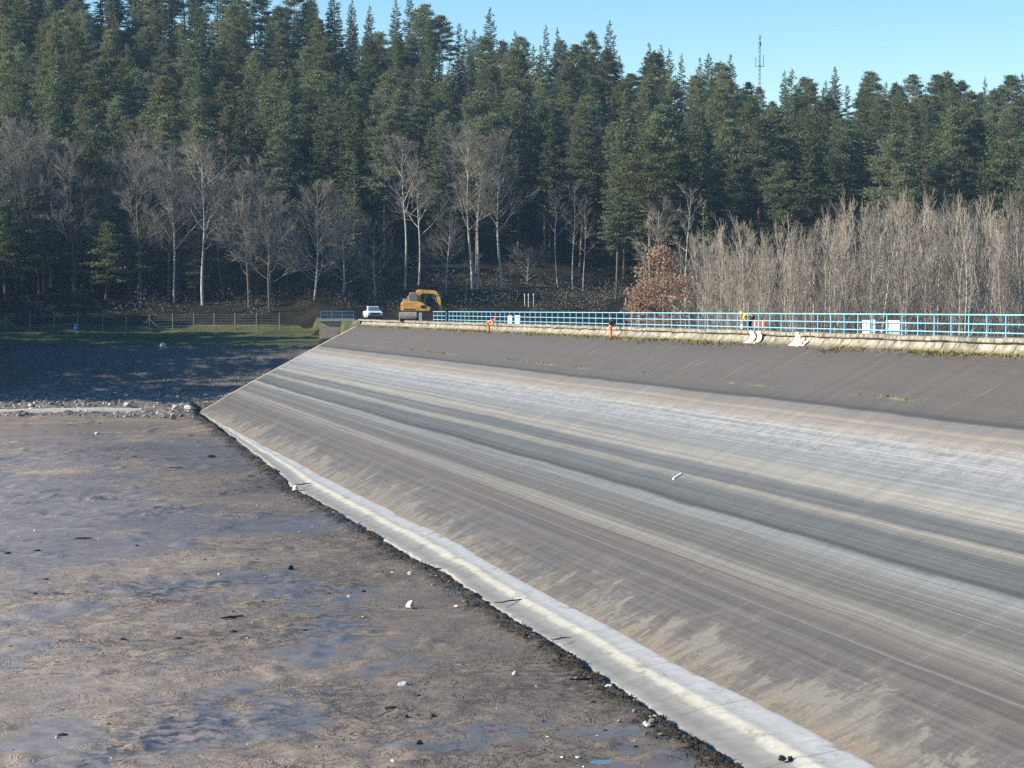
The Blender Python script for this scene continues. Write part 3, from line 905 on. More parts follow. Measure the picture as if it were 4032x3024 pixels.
def make_bare(seed, H, Rr, fork=.45, n_limb=11, rad=.2, up=.22, lim_el=.75, depth=2, kids=7, two=False):
    Rr *= 1.25; n_limb = int(n_limb * 1.25)
    b = Bare(seed); rng = b.rng
    stems = [(0, 0)] if not two else [(-.35, 0), (.4, .1)]
    for si, (sx, sy) in enumerate(stems):
        hh = H * (1 - .12 * si)
        lean = rng.randn(2) * .03 + np.array([sx, sy]) * .12
        hs_ = np.linspace(0, hh, 10)
        pts = [np.array([sx + lean[0] * h + .18 * math.sin(h * .35 + seed), sy + lean[1] * h + .18 * math.cos(h * .3 + seed), h]) for h in hs_]
        b.tr.tube(pts, [max(.02, rad * (1 - .93 * (h / hh) ** 1.1)) for h in hs_], 7, False)
        for i in range(n_limb):
            t = fork + (1 - fork) * ((i + rng.rand()) / n_limb) * .97
            q = t * 9; j = min(int(q), 8); p = pts[j] + (pts[j + 1] - pts[j]) * (q - j)
            az = i * 2.4 + rng.randn() * .5
            el = lim_el * (.7 + .5 * (t - fork) / (1 - fork)) + rng.randn() * .12
            f = (t - fork) / (1 - fork)
            ln = Rr * rng.uniform(.8, 1.2) * (1.25 - .85 * f) / max(.35, math.cos(el)) * .8
            ln = min(ln, (H * 1.03 - p[2]) / max(.3, math.sin(el)) * 1.0) if el > .3 else ln
            b.branch(p, (math.cos(az) * math.cos(el), math.sin(az) * math.cos(el), math.sin(el)), max(ln, .6), rad * .42 * (1 - .6 * f), depth, up, .75, kids)
    return b

def make_birch(seed, H=15.0, rad=.075):
    b = Bare(seed); b.rmin = .008; rng = b.rng
    lean = rng.randn(2) * .05
    hs_ = np.linspace(0, H, 12); wob = rng.rand(2) * 6
    pts = [np.array([lean[0] * h + .16 * math.sin(h * .5 + wob[0]), lean[1] * h + .16 * math.sin(h * .45 + wob[1]), h]) for h in hs_]
    b.tr.tube(pts, [max(.012, rad * (1 - .9 * h / H)) for h in hs_], 5, False)
    nb = 30
    for i in range(nb):
        t = .34 + .65 * (i + rng.rand()) / nb
        q = t * 11; j = min(int(q), 10); p = pts[j] + (pts[j + 1] - pts[j]) * (q - j)
        az = rng.rand() * 6.28; el = rng.uniform(.85, 1.35)
        ln = (1.1 + 2.2 * (1 - t)) * rng.uniform(.7, 1.2)
        b.branch(p, (math.cos(az) * math.cos(el), math.sin(az) * math.cos(el), math.sin(el)), ln, .020, 1, .7, .42, 4)
    return b

def proto_meshes(kind, built, m1, m2):
    tr, cr = built
    a = tr.mesh('trunk', m1, True, False)
    c = quads_mesh('crown', cr, m2) if isinstance(cr, np.ndarray) else cr.mesh('crown', m2, False, False)
    return a, c

PROTO = {'pine': [], 'spruce': [], 'birch': []}
for i in range(9):
    PROTO['pine'].append((proto_meshes('pine', make_pine(100 + i, 24, [.42, .48, .34, .52, .38, .46, .32, .50, .40][i], [4.0, 3.6, 4.3, 3.9, 3.4, 4.1, 3.8, 4.5, 3.5][i], 1.25), M['pinebark'], M['pine']), 24.0))
for i in range(6):
    PROTO['spruce'].append((proto_meshes('spruce', make_spruce(200 + i, 25, [.12, .2, .1, .25, .16, .3][i], [3.6, 3.2, 3.9, 3.4, 3.0, 3.5][i], 1.6), M['sprucebark'], M['spruce']), 25.0))
for i in range(9):
    b_ = make_birch(300 + i, [15, 14, 16, 13, 15, 12, 16.5, 14.5, 13.5][i], [.075, .06, .085, .07, .09, .06, .08, .07, .065][i])
    PROTO['birch'].append((proto_meshes('birch', (b_.tr, b_.tw), M['birchbark'] if i % 3 else M['greybark'], M['birchtwig']), 15.0))

def plant(name, meshes, loc, rz, sxy, sz, label, cat, group=None):
    r = empty(name, loc, rz); r.scale = (sxy, sxy, sz)
    tag(r, label, cat, group)
    link('trunk', meshes[0], r); link('crown', meshes[1], r)
    return r

def screen(x, y, z):                   # photo pixel of a point
    c, s = math.cos(PITCH), math.sin(PITCH)
    d = y * c - (z - EYE) * s; v = y * s + (z - EYE) * c
    return 2016 + F_PX * x / d, 1512 - F_PX * v / d

rng = np.random.RandomState(11)
TREES = []
def far_enough(x, y, dmin):
    return all((x - a) ** 2 + (y - b) ** 2 > dmin * dmin for a, b in TREES)
spots = []
tries = 0
while tries < 60000 and len(spots) < 600:
    tries += 1
    y = rng.uniform(334, 486); hw = y * .224 + 7
    x = rng.uniform(-hw, hw)
    px = screen(x, y, 0)[0]
    front = 345 if px < 1150 else (352 if px < 2350 else 336)
    if y < front + 4 * math.sin(x * .3): continue
    dm = 5.3 if y < 400 else 5.0
    if not far_enough(x, y, dm): continue
    TREES.append((x, y)); spots.append((x, y))
spots.sort(key=lambda p: p[1])
def zone_words(px, y):
    xs = [(0, 'far left slope'), (420, 'slope above the gnarled grey trees'), (1000, 'slope left of the excavator'), (1560, 'slope above the excavator'),
          (1980, 'slope above the bending worker'), (2450, 'slope above the brown bush'), (2850, 'slope under the mast'), (3200, 'slope above the white barriers'), (3650, 'slope at the right edge')]
    w_ = [t for a, t in xs if px >= a][-1] if px >= 0 else xs[0][1]
    d_ = 'front row,' if y < 362 else ('second row,' if y < 385 else ('mid height,' if y < 425 else ('upper part,' if y < 462 else 'top,')))
    return d_ + ' ' + w_
conifers = []
for (x, y) in spots:
    k = 'pine' if rng.rand() < (.53 if y < 455 else .42) else 'spruce'
    if y < 352 and rng.rand() < .5: k = 'pine'
    i = rng.randint(len(PROTO[k]))
    hgt = rng.uniform(15.5, 22.5) * (1.18 if y < 368 else 1.0) * (1.07 if k == 'spruce' else 1)
    if abs(screen(x, y, 0)[0] - 2990) < 55 and y > 440: hgt *= .82
    sc_z = hgt / PROTO[k][i][1]; sc_x = sc_z * rng.uniform(.92, 1.15) * (1.0 if k == 'pine' else .96)
    conifers.append([k, i, x, y, gz(x, y) - .2, rng.rand() * 6.28, sc_x, sc_z, hgt])
# trees whose tips stand against the sky get their order along the skyline
MASTX = 2990
tops = [(screen(c[2], c[3], c[4] + c[8]), n_) for n_, c in enumerate(conifers)]
skyl = {}
for (px, py), n_ in tops:
    if not (0 < px < 4032) or py < 0: continue
    if all(q[1] > py + 12 or abs(q[0] - px) > 46 or m_ == n_ for q, m_ in tops): skyl[n_] = px
order = sorted(skyl, key=lambda n_: skyl[n_])
lefts = [n_ for n_ in order if skyl[n_] < MASTX][::-1]; rights = [n_ for n_ in order if skyl[n_] >= MASTX]
ORD = ['first', 'second', 'third', 'fourth', 'fifth', 'sixth', 'seventh', 'eighth', 'ninth', 'tenth', 'eleventh', 'twelfth', 'thirteenth', 'fourteenth', 'fifteenth', 'sixteenth', 'seventeenth', 'eighteenth', 'nineteenth', 'twentieth', 'twenty first', 'twenty second', 'twenty third', 'twenty fourth', 'twenty fifth', 'twenty sixth', 'twenty seventh', 'twenty eighth', 'twenty ninth', 'thirtieth']
sk_name = {}
for lst, side in ((lefts, 'left'), (rights, 'right')):
    for i, n_ in enumerate(lst[:30]): sk_name[n_] = '%s tree tip on the skyline going %s from the mast' % (ORD[i], side)
for n_, (k, i, x, y, z, rz, sx_, sz_, hgt) in enumerate(conifers):
    px, py = screen(x, y, z)
    if n_ in sk_name:
        lab = ('rounded pine, the ' if k == 'pine' else 'pointed spruce, the ') + sk_name[n_]
    else:
        lab = ('scots pine with bare lower trunk, ' if k == 'pine' else 'narrow dark spruce, ') + zone_words(px, y)
    plant(k + '_tree', PROTO[k][i][0], (x, y, z), rz, sx_, sz_, lab, 'pine' if k == 'pine' else 'spruce', 'conifers, ' + zone_words(px, y))

# conifers and pale bare trees that stand in front of the forest; (photo x, base distance, top y)
def at_px(px, Y, top):
    p = at_depth(px, 1200, Y); z = gz(p.x, Y) - .15
    t = at_depth(px, top, Y)
    return (p.x, Y, z), t.z - z
def special(name, mesh, H0, px, Y, top, wide, label, cat, group=None, rz=None):
    loc, h = at_px(px, Y, top)
    k = h / H0
    return plant(name, mesh, loc, rng.rand() * 6.28 if rz is None else rz, k * wide, k, label, cat, group)
# forest beyond the left edge of the picture, which shades the shore
rl = np.random.RandomState(71)
LX = []
t_ = 0
while len(LX) < 110 and t_ < 9000:
    t_ += 1
    x, y = rl.uniform(-145, -60), rl.uniform(258, 345)
    if screen(x, y, 0)[0] > -130 or y < 266 - .1 * (x + 70): continue
    if all((x - a) ** 2 + (y - b) ** 2 > 5.7 ** 2 for a, b in LX): LX.append((x, y))
for (x, y) in LX:
    k = 'pine' if rl.rand() < .6 else 'spruce'; i = rl.randint(len(PROTO[k])); h = rl.uniform(23, 29) * (.72 if y > 302 and x > -112 else 1) / PROTO[k][i][1]
    plant(k + '_tree', PROTO[k][i][0], (x, y, gz(x, y) - .3), rl.rand() * 6.28, h * 1.15, h, ('scots pine' if k == 'pine' else 'dark spruce') + ' in the forest just left of the stony shore', k, 'conifers left of the shore')

yp = [proto_meshes('pine', make_pine(150 + i, 15, .22, 2.6, 1.0, False), M['pinebark'], M['youngpine']) for i in range(3)]
special('pine_tree', yp[0], 15, 372, 338, 530, 1.15, 'bright yellow green young pine rising between grey bare trees', 'pine')
special('pine_tree', yp[1], 15, 215, 340, 560, .9, 'slender green pine left of the bright young pine', 'pine')
special('pine_tree', yp[2], 15, 95, 337, 615, 1.1, 'dull green young pine near the left edge of the picture', 'pine')
special('pine_tree', yp[0], 15, 880, 336, 1010, 1.2, 'small shaded pine under the spreading leaning bare tree', 'pine')
special('pine_tree', yp[1], 15, 640, 338, 800, 1.1, 'green pine half hidden behind pale gnarled bare trees', 'pine')
special('pine_tree', yp[2], 15, 480, 342, 700, 1.0, 'green pine right behind the bright young pine', 'pine')
special('spruce_tree', proto_meshes('s', make_spruce(260, 14, .08, 1.9), M['sprucebark'], M['spruce']), 14, 1393, 344, 610, 1.0, 'small pointed olive spruce behind the round bare bush', 'spruce')
special('spruce_tree', proto_meshes('s', make_spruce(261, 12, .05, 2.0), M['sprucebark'], M['youngpine']), 12, 2775, 262, 815, 1.0, 'small green spruce sticking out of the birch thicket', 'spruce')

for i, (px, Y, top) in enumerate([(20, 331, 800), (160, 334, 760), (290, 336, 820), (420, 332, 880), (560, 334, 850), (700, 336, 900), (770, 333, 960), (930, 338, 930), (1010, 336, 1010), (-30, 338, 700), (335, 340, 720), (590, 342, 760)]):
    special('pine_tree', yp[i % 3], 15, px, Y, top, 1.25 + .2 * (i % 2), 'dull green young pine among the grey trees above the wire fence', 'pine', 'young pines above the wire fence')
def bare_tree(px, Y, top, label, seed, Rr, twig='twig', bk='greybark', **kw):
    loc, h = at_px(px, Y, top)
    b = make_bare(seed, h, Rr, **kw)
    ms = proto_meshes('b', (b.tr, b.tw), M[bk], M[twig])
    return plant('bare_tree', ms, loc, 0, 1, 1, label, 'bare tree')
bare_tree(1600, 340, 585, 'tall bare tree with round crown, left one behind the excavator', 401, 4.2, fork=.50, n_limb=13, rad=.20, depth=2, lim_el=.85)
bare_tree(1650, 343, 700, 'tall slim bare tree directly behind the excavator boom', 402, 3.6, fork=.45, n_limb=10, rad=.19, depth=2, lim_el=.7)
bare_tree(1865, 341, 560, 'tall bare tree with two stems and a broad fan crown', 403, 4.0, fork=.38, n_limb=12, rad=.22, depth=2, lim_el=.95, two=True)
bare_tree(1972, 342, 565, 'tall pale bare tree right of the broad twin stemmed one', 404, 3.7, fork=.36, n_limb=14, rad=.22, depth=2, lim_el=.9)
bare_tree(2195, 343, 745, 'slim pale bare tree, leftmost of three thin ones', 405, 2.2, fork=.5, n_limb=9, rad=.12, depth=2, lim_el=.9, kids=4)
bare_tree(2258, 342, 745, 'slim bent pale tree, middle of three thin ones', 406, 2.4, fork=.42, n_limb=10, rad=.12, depth=2, lim_el=.9, kids=4)
bare_tree(2300, 341, 835, 'thin leaning bare tree, rightmost of three thin ones', 407, 1.9, fork=.45, n_limb=8, rad=.09, depth=2, lim_el=.8, kids=4)
bare_tree(1240, 331, 745, 'round bushy grey bare tree left of the small olive spruce', 408, 5.0, twig='twig', fork=.12, n_limb=30, rad=.16, depth=2, lim_el=.65)
bare_tree(1350, 333, 800, 'low bushy bare tree below the small olive spruce', 409, 3.6, twig='twig', fork=.12, n_limb=22, rad=.13, depth=2, lim_el=.6)
bare_tree(975, 330, 660, 'grey bare tree with pointed top right of the gnarled pair', 410, 4.2, bk='sprucebark', fork=.2, n_limb=24, rad=.18, depth=2, lim_el=.8)
bare_tree(1060, 328, 800, 'spreading bare tree leaning right over the dark clearing', 411, 4.8, bk='sprucebark', fork=.25, n_limb=20, rad=.18, depth=2, lim_el=.6)
bare_tree(800, 331, 590, 'pale gnarled bare tree with bright forked upper limbs', 412, 4.6, bk='greybark', fork=.35, n_limb=18, rad=.22, depth=2, lim_el=.8)
bare_tree(690, 332, 605, 'pale gnarled bare tree left of the one with bright forks', 413, 3.6, fork=.35, n_limb=16, rad=.19, depth=2, lim_el=.85)
bare_tree(545, 332, 560, 'tall pinkish grey bare tree right of the bright young pine', 414, 3.6, bk='sprucebark', fork=.25, n_limb=20, rad=.17, depth=2, lim_el=.95)
bare_tree(290, 333, 600, 'grey bare tree between slender pine and bright young pine', 415, 3.0, bk='sprucebark', fork=.25, n_limb=18, rad=.15, depth=2, lim_el=.95)
bare_tree(150, 334, 520, 'tall feathery bare tree left of the slender green pine', 416, 3.2, bk='sprucebark', fork=.25, n_limb=20, rad=.16, depth=2, lim_el=1.0)
bare_tree(60, 335, 500, 'tall feathery bare tree nearest the left picture edge', 417, 3.0, bk='sprucebark', fork=.25, n_limb=20, rad=.16, depth=2, lim_el=1.0)
bare_tree(1480, 336, 890, 'low dark twiggy tree left of the excavator', 418, 3.4, twig='darktwig', fork=.15, n_limb=18, rad=.12, depth=2, lim_el=.7)
bare_tree(1760, 338, 880, 'low dark twiggy tree right of the excavator', 419, 3.6, twig='darktwig', fork=.15, n_limb=18, rad=.12, depth=2, lim_el=.65)
bare_tree(2080, 345, 1000, 'low dark twiggy tree behind the middle fence', 420, 3.2, twig='darktwig', fork=.15, n_limb=16, rad=.10, depth=2, lim_el=.6)
bare_tree(2690, 236, 775, 'pale bare tree standing above the left end of the birch thicket', 421, 2.6, fork=.35, n_limb=13, rad=.13, depth=2, lim_el=.9, kids=4)
bare_tree(2600, 240, 830, 'twiggy bare tree behind the brown leaved bush', 422, 2.6, fork=.25, n_limb=18, rad=.11, depth=2, lim_el=.8)

fill = []
for i in range(5):
    b_ = make_bare(440 + i, 15, 3.0, fork=[.2, .3, .25, .15, .35][i], n_limb=[20, 16, 22, 20, 16][i], rad=[.14, .17, .13, .12, .18][i], lim_el=[.95, .8, .9, .75, .85][i])
    fill.append(proto_meshes('b', (b_.tr, b_.tw), M['sprucebark'] if i != 1 else M['greybark'], M['twig'] if i % 2 == 0 else M['darktwig']))
rf = np.random.RandomState(91)
for i, px in enumerate(np.linspace(-60, 1180, 30)):
    px = px + rf.uniform(-18, 18)
    top = np.interp(px, [0, 300, 550, 800, 1000, 1180], [560, 590, 600, 620, 740, 900]) + rf.uniform(-20, 190)
    special('bare_tree', fill[i % 5], 15, px, rf.uniform(329, 347), top, 1.05 + .3 * rf.rand(), 'grey brown bare tree in the dense belt above the wire fence', 'bare tree', 'bare trees in the belt above the wire fence')
# birch thicket beyond the crest
rb = np.random.RandomState(21)
bp = []
tries = 0
while tries < 8000 and len(bp) < 230:
    tries += 1
    y = rb.uniform(196, 262); x = rb.uniform(8, y * .224 + 4)
    px, _ = screen(x, y, 0)
    if px < 2700 + 60 * (y < 225): continue
    _, s_ = us(x, y)
    if s_ > -17: continue
    if all((x - a) ** 2 + (y - b) ** 2 > 1.6 ** 2 for a, b in bp): bp.append((x, y))
for (x, y) in sorted(bp, key=lambda p: p[1]):
    i = rb.randint(9)
    z = gz(x, y) - .1
    px, _ = screen(x, y, z)
    top = np.interp(px, [2560, 2750, 3000, 3150, 3300, 3500, 3800, 4032], [960, 960, 940, 915, 885, 860, 840, 845]) + rb.uniform(-50, 130)
    h = at_depth(px, top, y).z - z
    k = h / [15, 14, 16, 13, 15, 12, 16.5, 14.5, 13.5][i]
    zn = [(0, 'beside the brown leaved bush'), (2800, 'behind the worker in yellow'), (3120, 'left of the white barriers'), (3330, 'behind the white barriers'), (3620, 'right of the white barriers'), (3830, 'at the right edge of the picture')]
    zw = [t for a, t in zn if px >= a][-1]
    dw = 'front' if y < 216 else ('middle' if y < 238 else 'back')
    kind_w = 'slender grey stemmed' if i % 3 == 0 else 'slender pale stemmed'
    plant('birch_tree', PROTO['birch'][i][0], (x, y, z), rb.rand() * 6.28, k * rb.uniform(.9, 1.25), k, '%s bare birch, %s of thicket, %s' % (kind_w, dw, zw), 'birch', 'birches of the thicket, %s, %s' % (dw, zw))

# brush between the stems of the thicket (one mass)
nb = 16000
bxp = rb.uniform(8, 64, nb); byp = rb.uniform(200, 268, nb)
_, sb_ = us(bxp, byp)
ok = (sb_ < -18) & (bxp / byp > (2560 - 2016) / F_PX)
bxp, byp = bxp[ok], byp[ok]
bh = terrain(bxp, byp)
cz = bh + rb.rand(len(bxp)) ** 1.6 * 7.0
ax_ = np.column_stack([rb.randn(len(bxp)) * .5, rb.randn(len(bxp)) * .5, np.ones(len(bxp))])
ll = rb.uniform(.8, 2.4, len(bxp))
o = link('undergrowth', quads_mesh('undergrowth', rhombi(np.column_stack([bxp, byp, cz]), ax_, ll, ll * 0 + rb.uniform(.02, .06, len(ll)), rb), M['darktwig']))
tag(o, 'tangled bare undergrowth between the birch stems', 'undergrowth', kind='stuff')

# bush that kept its withered leaves
def leafy_bush(px, Y, top, Rr, label, seed):
    loc, h = at_px(px, Y, top)
    g = np.random.RandomState(seed)
    b = make_bare(seed, h, Rr, fork=.06, n_limb=22, rad=.09, depth=1, lim_el=.7)
    C, L = [], []
    for k in range(150):
        t = g.rand() ** .8
        r_ = Rr * math.sqrt(max(.04, 1 - (1.75 * t - .75) ** 2)) * g.uniform(.25, 1.0) * (.85 + .3 * math.sin(k * 1.7))
        az = g.rand() * 6.28
        c = np.array([math.cos(az) * r_, math.sin(az) * r_, .2 + t * h * .97])
        m = 42
        C.append(c + g.randn(m, 3) * np.array([.42, .42, .26])); L.append(g.uniform(.16, .36, m))
    C = np.concatenate(C); L = np.concatenate(L)
    r = empty('leafy_bush', loc); tag(r, label, 'bush')
    b.tr.obj('trunk', M['greybark'], r, True, 0, False)
    link('crown', quads_mesh('crown', rhombi(C, g.randn(len(C), 3), L, L * .7, g), M['brownleaf']), r)
leafy_bush(2612, 226, 970, 3.7, 'reddish brown bush with withered leaves at the thicket corner', 500)
leafy_bush(2540, 230, 1100, 2.2, 'low brown leaved bush left of the large brown bush', 501)

# low shrubs in the shade at the edge of the forest (one dark mass)
nb = 30000
g = np.random.RandomState(33)
cx_ = g.uniform(-85, 30, 260); cy_ = g.uniform(326, 346, 260)
ci = g.randint(0, 260, nb)
bxp = cx_[ci] + g.randn(nb) * 1.1; byp = cy_[ci] + g.randn(nb) * 1.1
cz = terrain(bxp, byp) + np.abs(g.randn(nb)) * 1.1 * (.5 + (ci % 7) / 6.0)
ll = g.uniform(.15, .5, nb)
o = link('undergrowth', quads_mesh('undergrowth', rhombi(np.column_stack([bxp, byp, cz]), g.randn(nb, 3) + np.array([0, 0, .8]), ll, ll * .22, g), M['darktwig']))
tag(o, 'dark low scrub along the shaded edge of the forest', 'undergrowth', kind='stuff')

# communications mast on the hill behind the trees
MY_ = 520.0
pb = at_depth(2990, 330, MY_); pt = at_depth(2990, 137, MY_)
mz0 = gz(pb.x, MY_)
r = empty('radio_mast', (pb.x, MY_, mz0)); tag(r, 'slim grey radio mast with antennas rising above the treetops', 'mast')
HM = pt.z - mz0; mpx = MY_ / F_PX
hz = lambda y: at_depth(2990, y, MY_).z - mz0
mb = MB()
for k in range(3):
    a = 2.094 * k; mb.tube([(.26 * math.cos(a), .26 * math.sin(a), 0), (.2 * math.cos(a), .2 * math.sin(a), HM)], .055, 5)
zz = 0.0
while zz < HM - 1:
    for k in range(3):
        a, a2 = 2.094 * k, 2.094 * (k + 1)
        mb.tube([(.25 * math.cos(a), .25 * math.sin(a), zz), (.25 * math.cos(a2), .25 * math.sin(a2), zz + 1)], .035, 3)
    zz += 1.0
mb.obj('lattice', M['mast'], r)
mb = MB()
for k in range(3):
    a = 2.094 * k + .35
    mb.tube([(0, 0, hz(262)), (1.05 * math.cos(a), 1.05 * math.sin(a), hz(262))], .06, 5)
    a2 = a + 2.094
    mb.tube([(1.0 * math.cos(a), 1.0 * math.sin(a), hz(262)), (1.0 * math.cos(a2), 1.0 * math.sin(a2), hz(262))], .05, 4)
mb.obj('platform', M['mast'], r)
for k in range(3):
    a = 2.094 * k + .35
    mb = MB(); mb.box((1.0 * math.cos(a), 1.0 * math.sin(a), hz(262) + 1.15 + .25 * (k == 0)), (.14, .14, 2.1 + .5 * (k == 0))); mb.obj('antenna', M['mast'], r)
mb = MB(); mb.box((.22, 0, hz(172)), (.34, .3, 1.0), None, .8); mb.obj('antenna_box', M['mast'], r)
mb = MB(); mb.tube([(0, 0, hz(190)), (-.42, 0, hz(190)), (-.42, 0, hz(178))], .04, 4); mb.tube([(0, 0, hz(139)), (-.45, 0, hz(139))], .05, 4); mb.tube([(.34, 0, hz(155)), (.34, 0, hz(128))], .03, 4); mb.tube([(0, 0, hz(148)), (.34, 0, hz(148))], .03, 4)
mb.obj('dipole', M['mast'], r)

# ------------------------------------------------------------------ people
def skin(name, nodes, edges, mat, parent, root=0, sub=1):
    me = bpy.data.meshes.new(name)
    bm = bmesh.new(); ly = bm.verts.layers.skin.verify()
    vs = []
    for i, (p, r_) in enumerate(nodes):
        v = bm.verts.new(p); rr = r_ if hasattr(r_, '__len__') else (r_, r_)
        v[ly].radius = rr; v[ly].use_root = (i == root); vs.append(v)
    for a, b in edges: bm.edges.new((vs[a], vs[b]))
    bm.to_mesh(me); bm.free(); me.materials.append(mat)
    o = link(name, me, parent)
    m1 = o.modifiers.new('skin', 'SKIN'); m1.use_smooth_shade = True
    if sub:
        m2 = o.modifiers.new('sub', 'SUBSURF'); m2.levels = sub; m2.render_levels = sub
    return o

def person(loc, rz, J, label, top, legs, headgear):
    r = empty('person', loc, rz); tag(r, label, 'person')
    V = {k: Vector(v) for k, v in J.items()}
    up = (V['head'] - V['neck']).normalized()
    fw = Vector(J.get('look', (1, 0, 0))).normalized()
    lat = up.cross(fw).normalized()
    nodes = [(V['pelvis'], .11), (V['chest'], .12), (V['neck'], .055), (V['head'], (.085, .10)), (V['head'] + up * .10, .07)]
    edges = [(0, 1), (1, 2), (2, 3), (3, 4)]
    # nose, ears
    for q, rad in ((fw * .115, .016), (lat * .09, .018), (-lat * .09, .018)):
        nodes.append((V['head'] + q, rad)); edges.append((3, len(nodes) - 1))
    for sd in 'LR':
        i0 = len(nodes)
        sh, el, ha = V['sh' + sd], V['el' + sd], V['ha' + sd]
        hd = (ha - el).normalized()
        nodes += [(sh, .055), (el, .04), (ha, .03), (ha + hd * .06, (.038, .022))]
        edges += [(1, i0), (i0, i0 + 1), (i0 + 1, i0 + 2), (i0 + 2, i0 + 3)]
        sdv = hd.cross(up if abs(hd.dot(up)) < .9 else fw).normalized()
        bendv = hd.cross(sdv).normalized()
        for k, (off, ln_) in enumerate(((-.03, .065), (-.01, .08), (.01, .075), (.03, .06))):
            j = len(nodes); b0 = ha + hd * .09 + sdv * off
            nodes += [(b0, .009), (b0 + hd * ln_ * .6 + bendv * .015, .008), (b0 + hd * ln_ * .9 + bendv * .04, .007)]
            edges += [(i0 + 3, j), (j, j + 1), (j + 1, j + 2)]
        j = len(nodes); b0 = ha + hd * .03 - sdv * .045
        nodes += [(b0, .011), (b0 + hd * .045 - sdv * .012 + bendv * .02, .009)]
        edges += [(i0 + 2, j), (j, j + 1)]
        hp, kn, an = V['hip' + sd], V['kn' + sd], V['an' + sd]
        i1 = len(nodes)
        nodes += [(hp, .085), (kn, .055), (an, .04)]; edges += [(0, i1), (i1, i1 + 1), (i1 + 1, i1 + 2)]
    skin('body', nodes, edges, M['skin'], r)
    # jacket
    n2 = [(V['pelvis'] + (V['chest'] - V['pelvis']) * .1, (.17, .14)), (V['pelvis'].lerp(V['chest'], .55), (.175, .14)), (V['chest'], (.19, .14)), (V['chest'].lerp(V['neck'], .7), .085)]
    e2 = [(0, 1), (1, 2), (2, 3)]
    for sd in 'LR':
        j = len(n2); sh, el, ha = V['sh' + sd], V['el' + sd], V['ha' + sd]
        n2 += [(sh, .082), (el, .062), (el.lerp(ha, .92), .05)]; e2 += [(2, j), (j, j + 1), (j + 1, j + 2)]
    skin('jacket', n2, e2, M[top], r)
    n3 = [(V['pelvis'] + Vector((0, 0, .06)), (.16, .135)), (V['pelvis'], (.165, .14))]; e3 = [(0, 1)]
    for sd in 'LR':
        j = len(n3); hp, kn, an = V['hip' + sd], V['kn' + sd], V['an' + sd]
        n3 += [(hp, .11), (kn, .082), (kn.lerp(an, .9), .072)]; e3 += [(1, j), (j, j + 1), (j + 1, j + 2)]
    skin('trousers', n3, e3, M[legs], r)
    for sd in 'LR':
        an = V['an' + sd]; f2 = Vector((fw.x, fw.y, 0)).normalized()
        skin('boot', [(an + Vector((0, 0, .04)), .055), (an + Vector((0, 0, -.05)), .05), (an + f2 * .10 + Vector((0, 0, -.055)), (.05, .04)), (an + f2 * .19 + Vector((0, 0, -.06)), (.042, .03))], [(0, 1), (1, 2), (2, 3)], M['boots'], r)
    mb = MB()
    if headgear[0] == 'helmet':
        mb.lathe([(.125, -.02), (.125, .03), (.11, .08), (.07, .115), (.02, .125)], (0, 0, 0), 'Z', 12); mb.lathe([(.15, -.025), (.15, -.012)], (.02, 0, 0), 'Z', 12)
    else:
        mb.lathe([(.085, -.09), (.112, -.03), (.11, .04), (.08, .085), (.03, .105)], (-.015, 0, 0), 'Z', 12)
    h = mb.obj(headgear[0], M[headgear[1]], r, True)
    h.location = V['head'] + up * .03
    h.rotation_euler = up.to_track_quat('Z', 'Y').to_euler()
    return r

def stand(bend=0.0, arm=(.25, .55), fwd=.0, knee=.03, spread=.11):
    J = {}
    P = Vector((-.18 * math.sin(bend), 0, .93)); J['pelvis'] = P
    d = Vector((math.sin(bend), 0, math.cos(bend)))
    C = P + d * .42; J['chest'] = C; N_ = C + d * .15; J['neck'] = N_
    hd = Vector((math.sin(bend * .85 + .1), 0, math.cos(bend * .85 + .1))); J['head'] = N_ + hd * .15
    J['look'] = Vector((hd.z, 0, -hd.x))
    for sd, sy in (('L', 1), ('R', -1)):
        sh = C + d * .07 + Vector((0, sy * .19, 0)); J['sh' + sd] = sh
        J['el' + sd] = sh + Vector((arm[0] * .5, sy * .06, -.27)); J['ha' + sd] = sh + Vector((arm[0] + fwd, sy * -.02, -arm[1]))
        J['hip' + sd] = P + Vector((0, sy * .09, -.05)); J['kn' + sd] = Vector((knee + .02 * sy, sy * spread, .50)); J['an' + sd] = Vector((-.03 + .05 * sy, sy * (spread + .02), .10))
    return J

def on_wallfoot(px, py):
    u, s, z = on_slope(px, py)
    s = min(max(s, .95), 1.25)
    return u, s, dam(u, s, face_z(s))
wdir = math.atan2(-NV[1], -NV[0])                  # heading towards the wall
u1, s1, p1 = on_wallfoot(1931, 1310)
person(p1, wdir - .25, stand(1.15, (.12, .52), .1), 'worker in orange clothing bending over at the foot of the parapet, left of the other', 'pinkorange', 'orange', ('helmet', 'pinkorange'))
u2, s2, p2 = on_wallfoot(2404, 1338)
person(p2, wdir + .1, stand(.16, (.30, .38), .0), 'worker with dark top and orange trousers standing at the foot of the parapet', 'navy', 'orange', ('hair', 'hair'))
def on_crest(px, s, z=-.06):
    # the point of the crest line at offset s seen at photo column px
    r_ = ray(px, 1300); rn = np.array([r_[0], r_[1]])
    t = (s + P0 @ NV) / (rn @ NV)
    p = rn * t
    return Vector((p[0], p[1], z)), float((p - P0) @ D)
p3, u3 = on_crest(2955, -1.5)
person(p3, wdir + 2.6, stand(1.35, (.15, .45), .05, .10), 'worker in yellow jacket bending down behind the blue railing', 'yellow', 'navy', ('helmet', 'yellow'))

